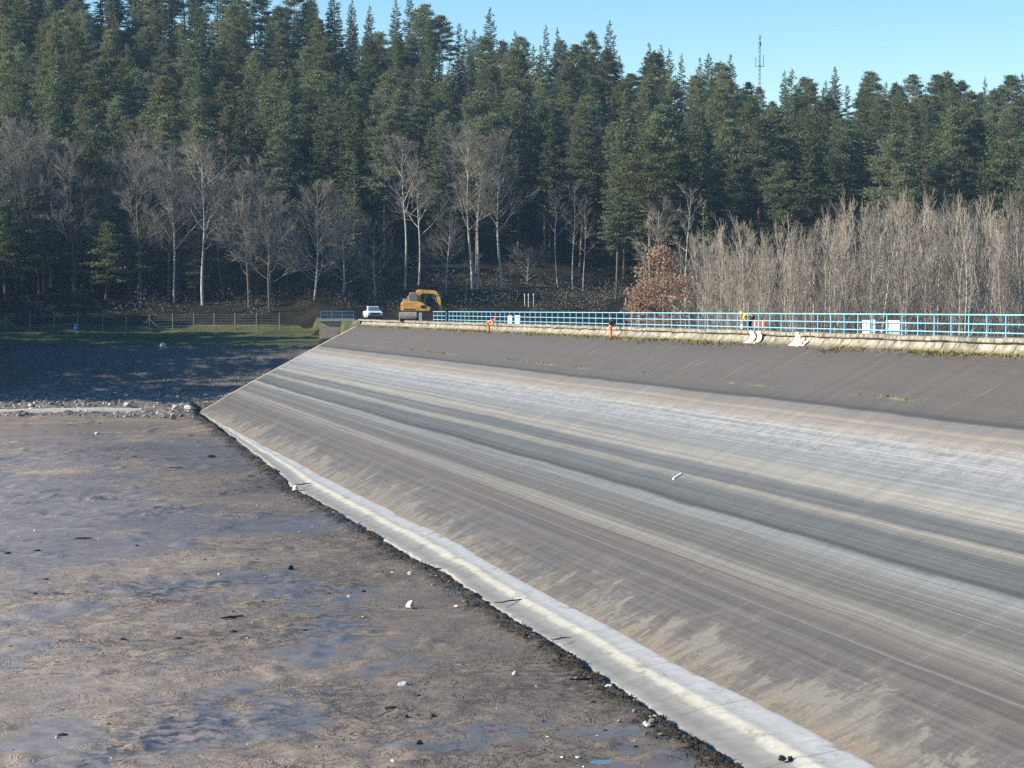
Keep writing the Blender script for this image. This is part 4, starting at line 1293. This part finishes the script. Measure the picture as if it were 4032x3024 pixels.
# ------------------------------------------------------------------ barriers and small things on the crest
RZ = math.atan2(D[1], D[0])
def facing_cam(p): return math.atan2(p.x, p.y) * -1
def barrier(px, seen, hgt, slots, label, plate=False, s=-1.15, turn=0.0):
    p, u = on_crest(px, s, -.06)
    v = Vector((p.x, p.y, 0)).normalized(); wd = seen / abs(D[0] * v.y - D[1] * v.x)
    r = empty('plastic_barrier', p, RZ + math.pi + turn); tag(r, label, 'barrier', 'white plastic barriers behind the railing')
    mb = MB(); t = .09
    lo_h = hgt * .45; hi_h = hgt * .15
    mb.box((0, 0, .05 + lo_h / 2), (wd, t, lo_h)); mb.box((0, 0, hgt - hi_h / 2), (wd, t, hi_h))
    nbars = slots + 1; bw = wd / (nbars + slots * .32); gw = bw * .32
    for k in range(nbars):
        x = -wd / 2 + bw / 2 + k * (bw + gw)
        a, b = .05 + lo_h, hgt - hi_h
        mb.box((x, 0, (a + b) / 2), (bw, t * .9, b - a + .01))
    mb.obj('panel', M['white'], r)
    for sx in (-1, 1):
        mb = MB(); mb.box((sx * wd * .33, 0, .025), (.12, .46, .05)); mb.obj('foot', M['white'], r)
    if plate:
        mb = MB(); mb.box((0, -.055, .05 + lo_h * .55), (wd * .96, .012, lo_h * .7)); f = mb.obj('plate', M['galv'], r)
        mb = MB(); mb.lathe([(.09, 0), (.09, .01)], (0, -.075, .05 + lo_h * .62), 'Y', 10); mb.obj('emblem', M['bluedark'], f)
barrier(2009, .36, .80, 0, 'narrow white plastic barrier, left one of the pair right of the bending orange worker')
barrier(2039, .44, .82, 1, 'wider white plastic barrier, right one of the pair right of the bending orange worker')
barrier(3413, .36, .80, 1, 'white plastic barrier left of the slotted one with grey plate')
barrier(3440, .22, .82, 1, 'narrow white plastic barrier squeezed between wider barrier and railing post', False, -1.3)
barrier(3518, .68, .80, 4, 'wide white slotted barrier with grey plate at its foot', True)
p, u = on_crest(2988, -1.1, -.06)
r = empty('warning_board', p, RZ + math.pi); tag(r, 'red and white barrier board beside the yellow worker', 'barrier')
mb = MB(); mb.box((0, 0, .52), (2.2, .03, .32)); bd = mb.obj('board', M['red'], r)
for k in range(3):
    mb = MB(); mb.box((-.74 + .74 * k, -.018, .52), (.2, .006, .32)); mb.obj('stripe', M['white'], bd)
for sx in (-1, 1):
    mb = MB(); mb.box((sx * .9, .03, .2), (.07, .04, .4)); mb.box((sx * .9, .03, .02), (.12, .5, .04)); mb.obj('foot', M['white'], r)
p, u = on_crest(2924, -.62, .045)
mb = MB(); mb.blob((0, 0, .22), (.14, .12, .24), 3, 2, .18); o = mb.obj('white_sack', M['cloth'], None, True); o.location = p; tag(o, 'small white sack on the coping left of the yellow worker', 'sack')
p, u = on_crest(3472, -.5, .06)
mb = MB(); mb.lathe([(.05, 0), (.055, .16), (.03, .2), (.025, .24)], (0, 0, 0), 'Z', 10); o = mb.obj('bottle', M['white'], None, True); o.location = p; tag(o, 'white bottle standing between the white barriers', 'bottle')
p, u = on_crest(3567, -.62, .045)
mb = MB(); mb.tube([(0, 0, 0), (0, 0, .62)], .025, 6); mb.tube([(-.14, 0, .56), (0, 0, .60), (.14, 0, .57)], .022, 5); o = mb.obj('pipe_stub', M['white']); o.location = p; o.rotation_euler = (0, 0, facing_cam(p)); tag(o, 'short white pipe with a cross arm right of the slotted barrier', 'pipe')
PROF = [(.285, .045), (.285, -.10), (.215, -.22), (.235, -.32), (.295, -.42), (.395, -.52), (.525, -.60), (.68, -.68), (.86, -.80)]
def drape(x0, x1, label, lobes, seed):
    (_, ua), (_, ub_) = on_crest(x0, .3), on_crest(x1, .3)
    u0, u1_ = max(ua, ub_), min(ua, ub_)          # left in the picture is further along
    mb = MB()
    prof = np.array(PROF)
    tt = np.linspace(0, 1, 15); ps = np.interp(tt, np.linspace(0, 1, len(PROF)), prof[:, 0]); pz = np.interp(tt, np.linspace(0, 1, len(PROF)), prof[:, 1])
    for a0, a1, b0, b1, t0, t1 in lobes:
        m = 7; vs, fs = [], []
        for i in range(15):
            t = t0 + (t1 - t0) * i / 14
            s = float(np.interp(t, tt, ps)); z = float(np.interp(t, tt, pz))
            e0 = a0 + (b0 - a0) * t; e1 = a1 + (b1 - a1) * t
            for k in range(m):
                q = e0 + (e1 - e0) * k / (m - 1)
                w_ = .018 * math.sin(5 * q * 3 + seed + i * .5) + .02
                vs.append((u0 + (u1_ - u0) * q, s + w_ + .02, z + w_ * .4 + .012))
        for i in range(14):
            for k in range(m - 1):
                fs.append((i * m + k, i * m + k + 1, (i + 1) * m + k + 1, (i + 1) * m + k))
        mb.add(vs, fs)
    o = mb.obj('cloth', M['cloth'], None, True); o.matrix_world = DAM_M
    sol = o.modifiers.new('thick', 'SOLIDIFY'); sol.thickness = .012
    tag(o, label, 'cloth')
drape(2953, 2996, 'two lobed white cloth draped over the parapet below the yellow worker', [(.0, .40, -.05, .72, .0, .86), (.62, 1.0, .78, 1.25, .02, .86)], 1)
drape(3130, 3176, 'torn white cloth draped over the parapet right of the one below the yellow worker', [(.0, .36, -.05, .62, .0, .88), (.40, .66, .66, 1.0, .3, .9), (.82, 1.0, 1.05, 1.35, .45, .86)], 4)
# white scrap on the facing
u, s, z = on_slope(2670, 1878)
mb = MB(); mb.box((0, 0, .05), (.16, .62, .09), None, .8); o = mb.obj('white_plank', M['white'], None, False, .02)
o.matrix_world = DAM_M @ Matrix.Translation((u, s, face_z(s))) @ Matrix.Rotation(-math.atan(.5), 4, 'X') @ Matrix.Rotation(.25, 4, 'Z')
tag(o, 'short white plank lying alone on the grey facing', 'plank')

# ------------------------------------------------------------------ stones and driftwood
def stone_at(name, p, size, mat, label, seed, flat=.6, group=None, rz=None):
    g = np.random.RandomState(seed)
    mb = MB(); mb.blob((0, 0, size * flat * .28), (size * .5, size * .5 * g.uniform(.6, .9), size * .5 * flat), seed, 2, .38)
    o = mb.obj(name, M[mat]); o.location = p; o.rotation_euler = (g.randn() * .15, g.randn() * .15, g.rand() * 6.28 if rz is None else rz)
    tag(o, label, 'stone', group); return o
def mudpt(px, py):
    p = at_z(px * KP, py * KP, -11.0); p = at_z(px * KP, py * KP, max(mud_z(p.x, p.y), -11.2)); return p
STONES = [(885, 1314, .46, 'stone_w', 'largest pale angular stone lying alone on the open mud', .9), (870, 1481, .46, 'stone_w', 'flat pale slab beside the lower puddle', .3),
          (640, 1062, .62, 'stone_w', 'big white stone touching the toe beam halfway along', .8), (888, 1241, .30, 'stone_w', 'small white stone in the dark debris near a pale branch', .7),
          (1318, 1490, .34, 'stone_w', 'white stone at the toe beam right of a small one', .8), (1395, 1567, .24, 'stone_w', 'white rounded stone in the widest debris near the bottom', .8),
          (1412, 1552, .30, 'stone_w', 'pinkish white flat stone just above the rounded white one', .4), (1113, 1459, .20, 'stone_w', 'tiny pale stone alone between slab and debris', .8),
          (628, 1230, .36, 'stone_d', 'dark square stone on the open mud below the debris', .8), (458, 988, .9, 'stone_d', 'long flat dark stone on the far mud near the toe', .3),
          (905, 1608, .22, 'stone_d', 'dark stone right of the small left puddle', .8), (1690, 1642, .24, 'stone_d', 'larger dark lump on the toe beam at the bottom edge', .8),
          (1707, 1640, .15, 'stone_d', 'smaller dark lump on the toe beam beside the larger one', .8), (80, 1190, .40, 'stone_d', 'flat dark stone near the left edge on the mud', .25),
          (15, 1196, .38, 'stone_d', 'dark stone cut by the left picture edge', .4), (210, 938, .5, 'stone_w', 'pale stone on the far mud below the white kerb', .5),
          (850, 1646, .22, 'stone_w', 'pale flat stone at the bottom edge beside dark roots', .4), (700, 1093, .25, 'stone_w', 'small pale stone in the far debris strip', .7),
          (735, 1100, .22, 'stone_w', 'small pale stone among the far debris right of another', .7), (812, 1152, .22, 'stone_w', 'pale chip in the debris below the bend of the toe beam', .7),
          (1245, 1468, .22, 'stone_g', 'grey stone in the debris left of the white toe stone', .7), (985, 1310, .14, 'stone_w', 'tiny white stone right of the largest pale stone', .6)]
for i, (px, py, sz, mt, lb, fl) in enumerate(STONES):
    if py > 1630 and px > 1500:
        u, s, z = on_slope(px * KP, py * KP); p = dam(u, s, face_z(s) + .02)
        # on the beam itself
        p = at_z(px * KP, py * KP, -10.72)
    else:
        p = mudpt(px, py)
    stone_at('stone', p, sz, mt, lb, 700 + i, fl, 'stones on the mud')
def stick(px, py, ln, ang, label, rad=.03, z=None):
    p = mudpt(px, py) if z is None else at_z(px * KP, py * KP, z)
    g = np.random.RandomState(int(px))
    mb = MB(); q = np.linspace(-.5, .5, 6)
    mb.tube([(t * ln, g.randn() * .03 * ln, .04 + abs(g.randn()) * .03) for t in q], [rad * (1.1 - abs(t)) for t in q], 6)
    mb.tube([(0, 0, .05), (ln * .18, ln * .14, .12)], [rad * .6, rad * .2], 4)
    o = mb.obj('driftwood', M['wood']); o.location = p; o.rotation_euler = (0, 0, ang); tag(o, label, 'driftwood')
stick(503, 1336, 1.0, .6, 'bent dark stick alone in the middle of the mud', .05)
stick(940, 1232, 1.5, .4, 'pale forked branch lying at the toe beam', .035)
stick(1105, 1300, 2.2, .75, 'long dark branch lying across the toe beam', .03, -10.75)
stick(1210, 1382, .9, .6, 'short dark branch across the toe beam below the long one', .025, -10.75)
stick(605, 1017, 1.3, .3, 'dark stick in the far debris strip', .04)
stick(655, 1047, 1.6, .9, 'dark stick leaning on the far toe beam', .04, -10.7)
stick(180, 1165, .9, .1, 'dark twisted root on the left part of the mud', .05)
stick(1260, 1470, 1.0, .3, 'dark root in the near debris strip', .04)
stick(380, 1012, 1.1, .1, 'brown stick on the far mud below the long flat stone', .05)

# countless pebbles: pale flecks on the mud, rubble on the shore
def pebbles(name, pts, sizes, mat, label, seed, cat='pebbles'):
    g = np.random.RandomState(seed)
    bm = bmesh.new(); bmesh.ops.create_icosphere(bm, subdivisions=1, radius=.5)
    tv = np.array([v.co[:] for v in bm.verts]); tf = np.array([[v.index for v in f.verts] for f in bm.faces]); bm.free()
    n = len(pts); nv = len(tv)
    sc3 = sizes[:, None] * np.column_stack([g.uniform(.7, 1.3, n), g.uniform(.5, 1.0, n), g.uniform(.3, .7, n)])
    an = g.rand(n) * 6.28; ca, sa = np.cos(an), np.sin(an)
    v = tv[None] * (1 + .45 * (g.rand(n, nv, 1) - .5)) * sc3[:, None, :]
    v = np.stack([v[..., 0] * ca[:, None] - v[..., 1] * sa[:, None], v[..., 0] * sa[:, None] + v[..., 1] * ca[:, None], v[..., 2]], -1) + pts[:, None, :]
    f = (tf[None] + (np.arange(n) * nv)[:, None, None]).reshape(-1, 3)
    me = bpy.data.meshes.new(name)
    me.from_pydata(v.reshape(-1, 3).tolist(), [], f.tolist()); me.materials.append(M[mat])
    o = link(name, me); tag(o, label, cat, kind='stuff')
g = np.random.RandomState(77)
def scatter_mud(n, smin, smax, mat, label, seed):
    yy = 50 * np.exp(g.rand(n) * math.log(256 / 50.)); xx = (g.rand(n) * 2 - 1) * (yy * .24)
    u_, s_ = us(xx, yy); k = (s_ > 23.4) & (fbm(xx / 6, yy / 9, 99, 2) > .47); xx, yy = xx[k], yy[k]
    zz = np.array([mud_z(a, b) for a, b in zip(xx, yy)])
    pebbles('pebbles', np.column_stack([xx, yy, zz]), smin + (smax - smin) * g.rand(len(xx)) ** 3, mat, label, seed)
scatter_mud(520, .04, .26, 'stone_w', 'scattered pale pebbles on the mud', 1)
scatter_mud(900, .06, .34, 'stone_d', 'scattered dark clods and bits of wood on the mud', 2)
# debris strip pebbles
tu = 58 + 215 * g.rand(190) ** 1.5; ts = np.interp(tu, uu, lo) + .1 + np.abs(g.randn(190)) * .5
b2 = P0[None] + tu[:, None] * D + ts[:, None] * NV
pebbles('pebbles', np.column_stack([b2, [max(mud_z(a, b), -11.05) + .04 for a, b in b2]]), .06 + .2 * g.rand(190) ** 2.5, 'stone_g', 'pale pebbles caught in the debris along the toe', 3)
def scatter_bank(n, y0, y1, smin, smax, mat, label, seed, pw=3):
    xx = g.uniform(-85, -18, n); yy = y0 + (y1 - y0) * g.rand(n)
    zz = np.array([bank_z(a, b) for a, b in zip(xx, yy)])
    u_, s_ = us(xx, yy); k = ((u_ > 276) | (s_ > 21.2)) & (zz < -3.3) & (zz > -11.6); xx, yy, zz = xx[k], yy[k], zz[k]
    pebbles('rubble', np.column_stack([xx, yy, zz]), smin + (smax - smin) * g.rand(len(xx)) ** pw, mat, label, seed, 'rubble')
scatter_bank(3600, 255, 276, .12, .75, 'stone_g', 'grey rubble covering the drained shore', 4)
scatter_bank(700, 254, 274, .15, .7, 'stone_w', 'pale stones scattered over the drained shore', 5)
scatter_bank(1600, 274, 300, .12, .6, 'stone_g', 'rubble in the shade on the upper shore', 6)
def bankpt(px, py, Y):
    p = at_depth(px, py, Y); return Vector((p.x, Y, bank_z(p.x, Y)))
BST = [(645, 300, 1.0, 'stone_w', 'white boulder at the lower edge of the grass strip'), (690, 264, 1.0, 'stone_w', 'pale boulder right of the white kerb end'), (500, 266, .9, 'stone_w', 'pale stone above the right end of the white kerb'),
       (545, 291, .8, 'stone_g', 'pale stone in a streak of light on the shady shore'), (740, 265, 1.1, 'stone_w', 'large pale stone on the shore near the dam corner'), (1150, 293, 1.0, 'stone_g', 'pale stone high on the shady shore beside the dam end')]
for i, (px, Y, sz, mt, lb) in enumerate(BST):
    stone_at('boulder', bankpt(px, 1500, Y), sz, mt, lb, 800 + i, .6, 'boulders on the shore')
p = bankpt(818, 1550, 267)
mb = MB(); mb.tube([(0, 0, -.2), (.05, 0, .5), (.18, .05, .95), (.3, .1, 1.15)], [.22, .17, .12, .05], 8); mb.tube([(.08, 0, .5), (-.3, 0, .75)], [.08, .03], 6)
o = mb.obj('tree_stump', M['wood'], None, True); o.location = p; tag(o, 'dark crooked tree stump on the shore beside the dam corner', 'stump')
p = bankpt(683, 1655, 255.5)
mb = MB(); mb.box((0, 0, .3), (.5, .35, .6), None, .85); mb.tube([(-.15, 0, .6), (.15, 0, .62)], .04, 6); o = mb.obj('marker_block', M['darkgrey'], None, False, .03); o.location = (p.x, p.y, max(p.z, -11.1)); tag(o, 'small dark block at the edge of the mud near the dam corner', 'block')
# pale kerb along the edge of the mud
a = at_depth(-400, 1627, 262.0); b = at_depth(560, 1608, 264.5)
mb = MB(); m = 60; pts, fs = [], []
for i in range(m):
    q = i / (m - 1); p = a.lerp(b, q); wv = .10 * (fbm(np.array(i * .35), np.array(0.), 95, 3) - .5)
    hgt = .33 * (1 - max(0, (q - .82) / .18) * .8)
    for dy, dz in ((-.26, -.5), (-.25, hgt * .85 + wv), (-.18, hgt + wv), (.22, hgt + wv), (.3, -.3)):
        pts.append((p.x, p.y + dy + wv, p.z - .12 + dz))
for i in range(m - 1):
    for k in range(4): fs.append((i * 5 + k, i * 5 + k + 1, (i + 1) * 5 + k + 1, (i + 1) * 5 + k))
mb.add(pts, fs); o = mb.obj('kerb_wall', M['cloth'], None, True); tag(o, 'low pale kerb wall along the far edge of the mud', 'kerb')

# ------------------------------------------------------------------ fences
def wires(mb, pts, hs_, r_=.012):
    for h in hs_:
        mb.tube([(p[0], p[1], p[2] + h) for p in pts], r_, 3, False)
root = empty('wire_fence', (0, 0, 0)); tag(root, 'wire fence with grey concrete posts between grass strip and forest', 'fence')
fp = []
for px in [-170, -75, 22, 118, 214, 306, 404, 496, 589, 680, 763, 843, 925, 1010, 1100]:
    Y = 319.5; p = at_depth(px, 1290, Y); z = gz(p.x, Y); fp.append((p.x, Y, z))
    mb = MB(); mb.box((p.x, Y, z + 1.05), (.13, .13, 2.6), None, .9); mb.obj('post', M['post'], root)
    if px in (22, 589):
        for sg in (-1, 1):
            mb = MB(); mb.tube([(p.x, Y, z + 1.75), (p.x + sg * 1.7, Y, z - .1)], .055, 5); mb.obj('brace', M['post'], root)
mb = MB(); wires(mb, fp, (.15, .55, .95, 1.35, 1.75, 2.1)); mb.obj('wire', M['galv'], root)
root = empty('wire_fence', (0, 0, 0)); tag(root, 'tall wire fence with bent post tops on the dark bank behind the railing', 'fence')
fp = []
for px in [1740, 1837, 1938.6, 2036.5, 2133.5, 2230.4, 2327.4, 2424, 2520]:
    Y = 336.0; top = np.interp(px, [1837, 2424], [1132, 1160]); t = at_depth(px, top, Y); z = min(gz(t.x, Y), t.z - 2.0); fp.append((t.x, Y, t.z - 2.3))
    mb = MB(); mb.tube([(t.x, Y, z - .3), (t.x, Y, t.z), (t.x - .38, Y - .1, t.z + .12)], .06, 5); mb.obj('post', M['post'], root)
mb = MB(); wires(mb, fp, (.3, .8, 1.3, 1.8, 2.25)); mb.obj('wire', M['galv'], root)
for px, lb in ((2066, 'left'), (2081, 'middle'), (2101, 'right')):
    Y = 331.0; t = at_depth(px, 1156, Y); bt = at_depth(px, 1188, Y)
    mb = MB(); mb.tube([(0, 0, -.8), (0, 0, t.z - bt.z)], .055, 6); mb.lathe([(.08, 0), (.08, .3)], (0, 0, t.z - bt.z - .3), 'Z', 8)
    o = mb.obj('marker_post', M['white']); o.location = bt; tag(o, 'short white marker post, %s of three before the tall fence' % lb, 'marker post', 'white marker posts')
Y = 331.0; t = at_depth(2464, 1173, Y); bt = at_depth(2464, 1206, Y)
mb = MB(); mb.tube([(0, 0, -.8), (0, 0, t.z - bt.z)], .05, 6); mb.lathe([(.065, 0), (.065, .25)], (0, 0, t.z - bt.z - .25), 'Z', 8); o = mb.obj('marker_post', M['white']); o.location = bt; tag(o, 'lone thin white post left of the low brown bush', 'marker post')
# blue barrel
Y = 317.5; p = at_depth(300, 1290, Y); z = bank_z(p.x, Y)
r = empty('barrel', (p.x, Y, z)); tag(r, 'blue plastic barrel standing by the wire fence', 'barrel')
mb = MB(); mb.lathe([(.27, 0), (.30, .06), (.29, .28), (.305, .31), (.29, .34), (.29, .62), (.305, .65), (.29, .68), (.30, .86), (.26, .92)], (0, 0, 0), 'Z', 16); mb.obj('drum', M['barrel'], r, True)
mb = MB(); mb.lathe([(.24, .9), (.24, .94), (.1, .95)], (0, 0, 0), 'Z', 14); mb.obj('lid', M['barrel'], r, True)
# little footbridge with a blue railing left of the dam end
Y = 296.0; pa, pb_ = at_depth(1262, 1256, Y), at_depth(1392, 1256, Y)
r = empty('footbridge', ((pa.x + pb_.x) / 2, Y, pa.z)); tag(r, 'footbridge with dull blue railing in the shade left of the dam', 'footbridge')
L2 = (pb_.x - pa.x) / 2
mb = MB(); mb.box((0, .6, -.14), (2 * L2 + .6, 1.6, .28)); mb.obj('deck', M['concrete'], r)
mb = MB(); mb.box((0, .7, -1.4), (2 * L2 + .3, 1.2, 2.22)); mb.obj('abutment', M['post'], r)
for z in (.98, .5, .1):
    mb = MB(); mb.tube([(-L2, 0, z), (L2, 0, z)], .04, 6); mb.obj('rail', M['bluedark'], r)
for k in range(4):
    x = -L2 + 2 * L2 * k / 3; mb = MB(); mb.box((x, 0, .5), (.07, .06, 1.0)); mb.obj('post', M['bluedark'], r)

# ------------------------------------------------------------------ excavator
ex = empty('excavator', (-9.85, 248.6, -.06)); tag(ex, 'yellow orange crawler excavator parked on the crest with its boom folded to the right', 'excavator')
for sx in (-1, 1):
    mb = MB(); ol = [(-1.45, .3), (-1.3, .08), (-1.0, 0), (1.0, 0), (1.3, .08), (1.45, .3), (1.3, .6), (1.0, .7), (-1.0, .7), (-1.3, .6)]
    vs = [(sx * .85 - 1.2 - .22, a_, b_) for a_, b_ in ol] + [(sx * .85 - 1.2 + .22, a_, b_) for a_, b_ in ol]
    m = len(ol); mb.add(vs, [tuple(range(m)), tuple(range(m, 2 * m))[::-1]] + [(i, i + m, (i + 1) % m + m, (i + 1) % m) for i in range(m)])
    t = mb.obj('track', M['black'], ex, False, .03)
    for q in (-1.0, 0, 1.0):
        mb = MB(); mb.lathe([(.24, -.03), (.24, .03)], (sx * .85 - 1.2 + sx * .23, q, .35), 'X', 12); mb.obj('wheel', M['darkgrey'], t)
mb = MB(); mb.box((-1.2, 0, .62), (1.3, 1.8, .5)); mb.lathe([(.62, .8), (.62, 1.12)], (-1.2, 0, 0), 'Z', 18); mb.obj('undercarriage', M['darkgrey'], ex)
mb = MB()
ol = [(-1.95, .42), (-1.9, .36), (-1.98, .6), (-1.92, 1.0), (-1.8, 1.05), (-1.82, .6)]
vs = [(-2.3, a_, b_) for a_, b_ in ol] + [(-.45, a_, b_) for a_, b_ in ol]
mb.add(vs, [tuple(range(6)), tuple(range(6, 12))[::-1]] + [(i, i + 6, (i + 1) % 6 + 6, (i + 1) % 6) for i in range(6)]); bl = mb.obj('dozer_blade', M['concrete'], ex)
for sx in (-.5, .5):
    mb = MB(); mb.box((-1.35 + sx, -1.4, .55), (.14, 1.0, .16)); mb.obj('blade_arm', M['excav_d'], bl)
# superstructure: tail left, boom right
mb = MB(); mb.prism([(-2.05, 1.22), (-1.9, 1.14), (-.1, 1.14), (.95, 1.16), (1.0, 1.55), (.55, 1.75), (.2, 2.05), (-.3, 2.18), (-1.85, 2.22), (-2.05, 2.05)], -1.15, 1.15); bodyx = mb.obj('body', M['excav'], ex, False, .06)
mb = MB(); mb.box((.25, -1.165, 1.62), (.55, .03, .32)); mb.obj('grille', M['black'], bodyx)
mb = MB(); mb.box((-1.3, -1.165, 1.35), (1.2, .03, .12)); mb.obj('stripe', M['darkgrey'], bodyx)
mb = MB(); mb.prism([(-2.2, 1.25), (-1.75, 1.2), (-1.75, 2.15), (-2.05, 2.2), (-2.2, 1.95)], -1.1, 1.1); mb.obj('counterweight', M['excav_d'], ex, False, .06)
cabx = MB(); cabx.prism([(-1.35, 2.18), (-.3, 2.14), (-.25, 2.55), (-.55, 3.15), (-1.2, 3.18), (-1.38, 2.7)], -1.1, -.15); cb = cabx.obj('cab', M['excav_d'], ex, False, .04)
mb = MB(); mb.prism([(-1.28, 2.28), (-.4, 2.25), (-.36, 2.55), (-.62, 3.05), (-1.14, 3.08), (-1.29, 2.7)], -1.125, -1.10); mb.obj('window', M['glass'], cb)
mb = MB(); mb.add([(-.30, -1.02, 2.25), (-.27, -1.02, 2.55), (-.53, -1.02, 3.05), (-.53, -.22, 3.05), (-.27, -.22, 2.55), (-.30, -.22, 2.25)], [(0, 1, 2, 3, 4, 5)]); w_ = mb.obj('windscreen', M['glass'], cb); w_.location = (.03, 0, .01)
mb = MB(); mb.box((-1.62, -.75, 2.36), (.75, .7, .3), None, .75); mb.obj('hood', M['steel'], ex, False, .05)
mb = MB(); mb.tube([(-1.5, .5, 2.2), (-1.5, .5, 2.75)], .06, 8); mb.obj('exhaust', M['steel'], ex)
# boom, arm, bucket
mb = MB(); mb.prism([(-.35, 1.75), (.05, 1.75), (.05, 2.3), (-.15, 2.85), (.35, 3.25), (1.2, 3.22), (1.72, 3.02), (1.66, 2.8), (1.15, 2.92), (.45, 2.92), (.25, 2.75), (.02, 3.42), (-.55, 3.5), (-.85, 3.2), (-.5, 3.0), (-.45, 2.3)], .05, .42)
mb = MB(); mb.prism([(-.5, 1.9), (-.05, 1.9), (-.1, 2.9), (.2, 3.05), (1.35, 3.0), (1.75, 2.75), (1.95, 2.95), (1.6, 3.35), (.9, 3.42), (-.3, 3.5), (-.6, 3.3)], -.05, .38); bo = mb.obj('boom', M['excav'], ex, False, .05)
mb = MB(); mb.tube([(.2, .16, 2.0), (.55, .16, 2.95)], [.09, .06], 8); mb.obj('cylinder', M['steel'], bo)
mb = MB(); mb.prism([(1.62, 3.0), (1.95, 3.05), (2.12, 2.4), (2.2, 1.55), (2.0, 1.5), (1.75, 2.3)], .0, .32); ar = mb.obj('arm', M['excav'], ex, False, .04)
mb = MB(); mb.tube([(1.2, .16, 2.92), (1.72, .16, 2.1)], [.08, .05], 8); mb.obj('cylinder', M['steel'], ar)
mb = MB(); mb.prism([(2.15, 1.55), (2.25, 1.2), (2.05, .75), (1.6, .72), (1.35, 1.0), (1.5, 1.05), (1.7, .9), (1.95, .95), (2.02, 1.25), (1.95, 1.55)], -.4, .7); bk = mb.obj('bucket', M['excav_d'], ex, False, .02)
for k in range(4):
    mb = MB(); mb.box((1.38, -.3 + .3 * k, 1.05), (.08, .1, .2), Matrix.Rotation(.5, 3, 'Y'), .5); mb.obj('tooth', M['steel'], bk)
# pair of pale gate posts beside the excavator
for px, lb in ((1574, 'left'), (1656, 'right')):
    p, u = on_crest(px, -.4, .04)
    mb = MB(); mb.box((0, 0, .45), (.16 if lb == 'left' else .30, .10, .9)); mb.box((0, 0, .02), (.3, .25, .04)); o = mb.obj('gate_post', M['galv'], None, False, .015); o.location = p
    tag(o, 'short pale post on the parapet, %s of the pair before the excavator' % lb, 'post')

# ------------------------------------------------------------------ white pickup
car = empty('parked_pickup', (-17.25, 283.5, -.06), .19); tag(car, 'white pickup parked nose first at the far end of the crest', 'pickup')
side = [(-2.25, .42), (-2.3, .75), (-2.25, 1.02), (-1.0, 1.16), (-.35, 1.70), (.75, 1.74), (1.0, 1.12), (2.45, 1.10), (2.5, .5), (2.2, .36), (-2.0, .36)]
def sideprism(ol, x0, x1):
    mb = MB(); m = len(ol); vs = [(x0, a_, b_) for a_, b_ in ol] + [(x1, a_, b_) for a_, b_ in ol]
    mb.add(vs, [tuple(range(m)), tuple(range(m, 2 * m))[::-1]] + [(i, i + m, (i + 1) % m + m, (i + 1) % m) for i in range(m)]); return mb
lower = [(-2.25, .42), (-2.3, .75), (-2.25, 1.0), (-1.0, 1.14), (1.0, 1.12), (2.45, 1.10), (2.5, .5), (2.2, .36), (-2.0, .36)]
body_c = sideprism(lower, -.92, .92).obj('body', M['carwhite'], car, False, .06)
mb = MB()
bt_, tp_ = [(-.84, -1.02, 1.12), (.84, -1.02, 1.12), (.84, 1.02, 1.12), (-.84, 1.02, 1.12)], [(-.68, -.36, 1.70), (.68, -.36, 1.70), (.68, .78, 1.72), (-.68, .78, 1.72)]
mb.add(bt_ + tp_, [(0, 1, 2, 3), (7, 6, 5, 4), (0, 4, 5, 1), (1, 5, 6, 2), (2, 6, 7, 3), (3, 7, 4, 0)]); cabn = mb.obj('cabin', M['carwhite'], car, False, .04)
mb = MB(); mb.add([(-.72, -.965, 1.2), (.72, -.965, 1.2), (.60, -.44, 1.64), (-.60, -.44, 1.64)], [(0, 1, 2, 3)]); o = mb.obj('windscreen', M['glass'], cabn); o.location = (0, -.03, .015)
for sx in (-1, 1):
    mb = MB(); mb.add([(sx * .815, -.75, 1.2), (sx * .815, .85, 1.2), (sx * .70, .65, 1.64), (sx * .70, -.30, 1.64)], [(0, 1, 2, 3)]); o = mb.obj('window', M['glass'], cabn); o.location = (sx * .02, 0, .01)
mb = MB(); mb.box((0, -2.29, .80), (1.25, .06, .26)); mb.obj('grille', M['black'], car, False, .02)
mb = MB(); mb.box((0, -2.30, .50), (1.84, .12, .22)); mb.obj('bumper', M['darkgrey'], car, False, .03)
for sx in (-1, 1):
    mb = MB(); mb.box((sx * .76, -2.27, .84), (.27, .08, .18)); mb.obj('headlight', M['lamp'], car, False, .02)
    mb = MB(); mb.box((sx * 1.06, -.85, 1.22), (.2, .08, .16)); mb.obj('mirror', M['black'], car, False, .02)
    for q in (-1.45, 1.5):
        mb = MB(); mb.lathe([(.22, -.12), (.37, -.12), (.39, -.08), (.39, .08), (.37, .12), (.22, .12)], (sx * .84, q, .39), 'X', 18); wh = mb.obj('wheel', M['black'], car)
        mb = MB(); mb.lathe([(.22, -.10), (.22, .10)], (sx * .86, q, .39), 'X', 14); mb.obj('rim', M['steel'], wh)

# ------------------------------------------------------------------ the air over the valley
mb = MB(); mb.box((0, 270, 45), (560, 700, 124))
hz_m = bpy.data.materials.new('haze'); hz_m.use_nodes = True
ht = hz_m.node_tree; ht.nodes.remove(ht.nodes['Principled BSDF'])
pv = ht.nodes.new('ShaderNodeVolumePrincipled')
pv.inputs['Color'].default_value = (.42, .70, 1.0, 1)
pv.inputs['Density'].default_value = .00011
ht.links.new(pv.outputs[0], [q for q in ht.nodes if q.type == 'OUTPUT_MATERIAL'][0].inputs['Volume'])
o = mb.obj('haze', hz_m); tag(o, 'thin bluish air over the valley', 'haze', kind='stuff')
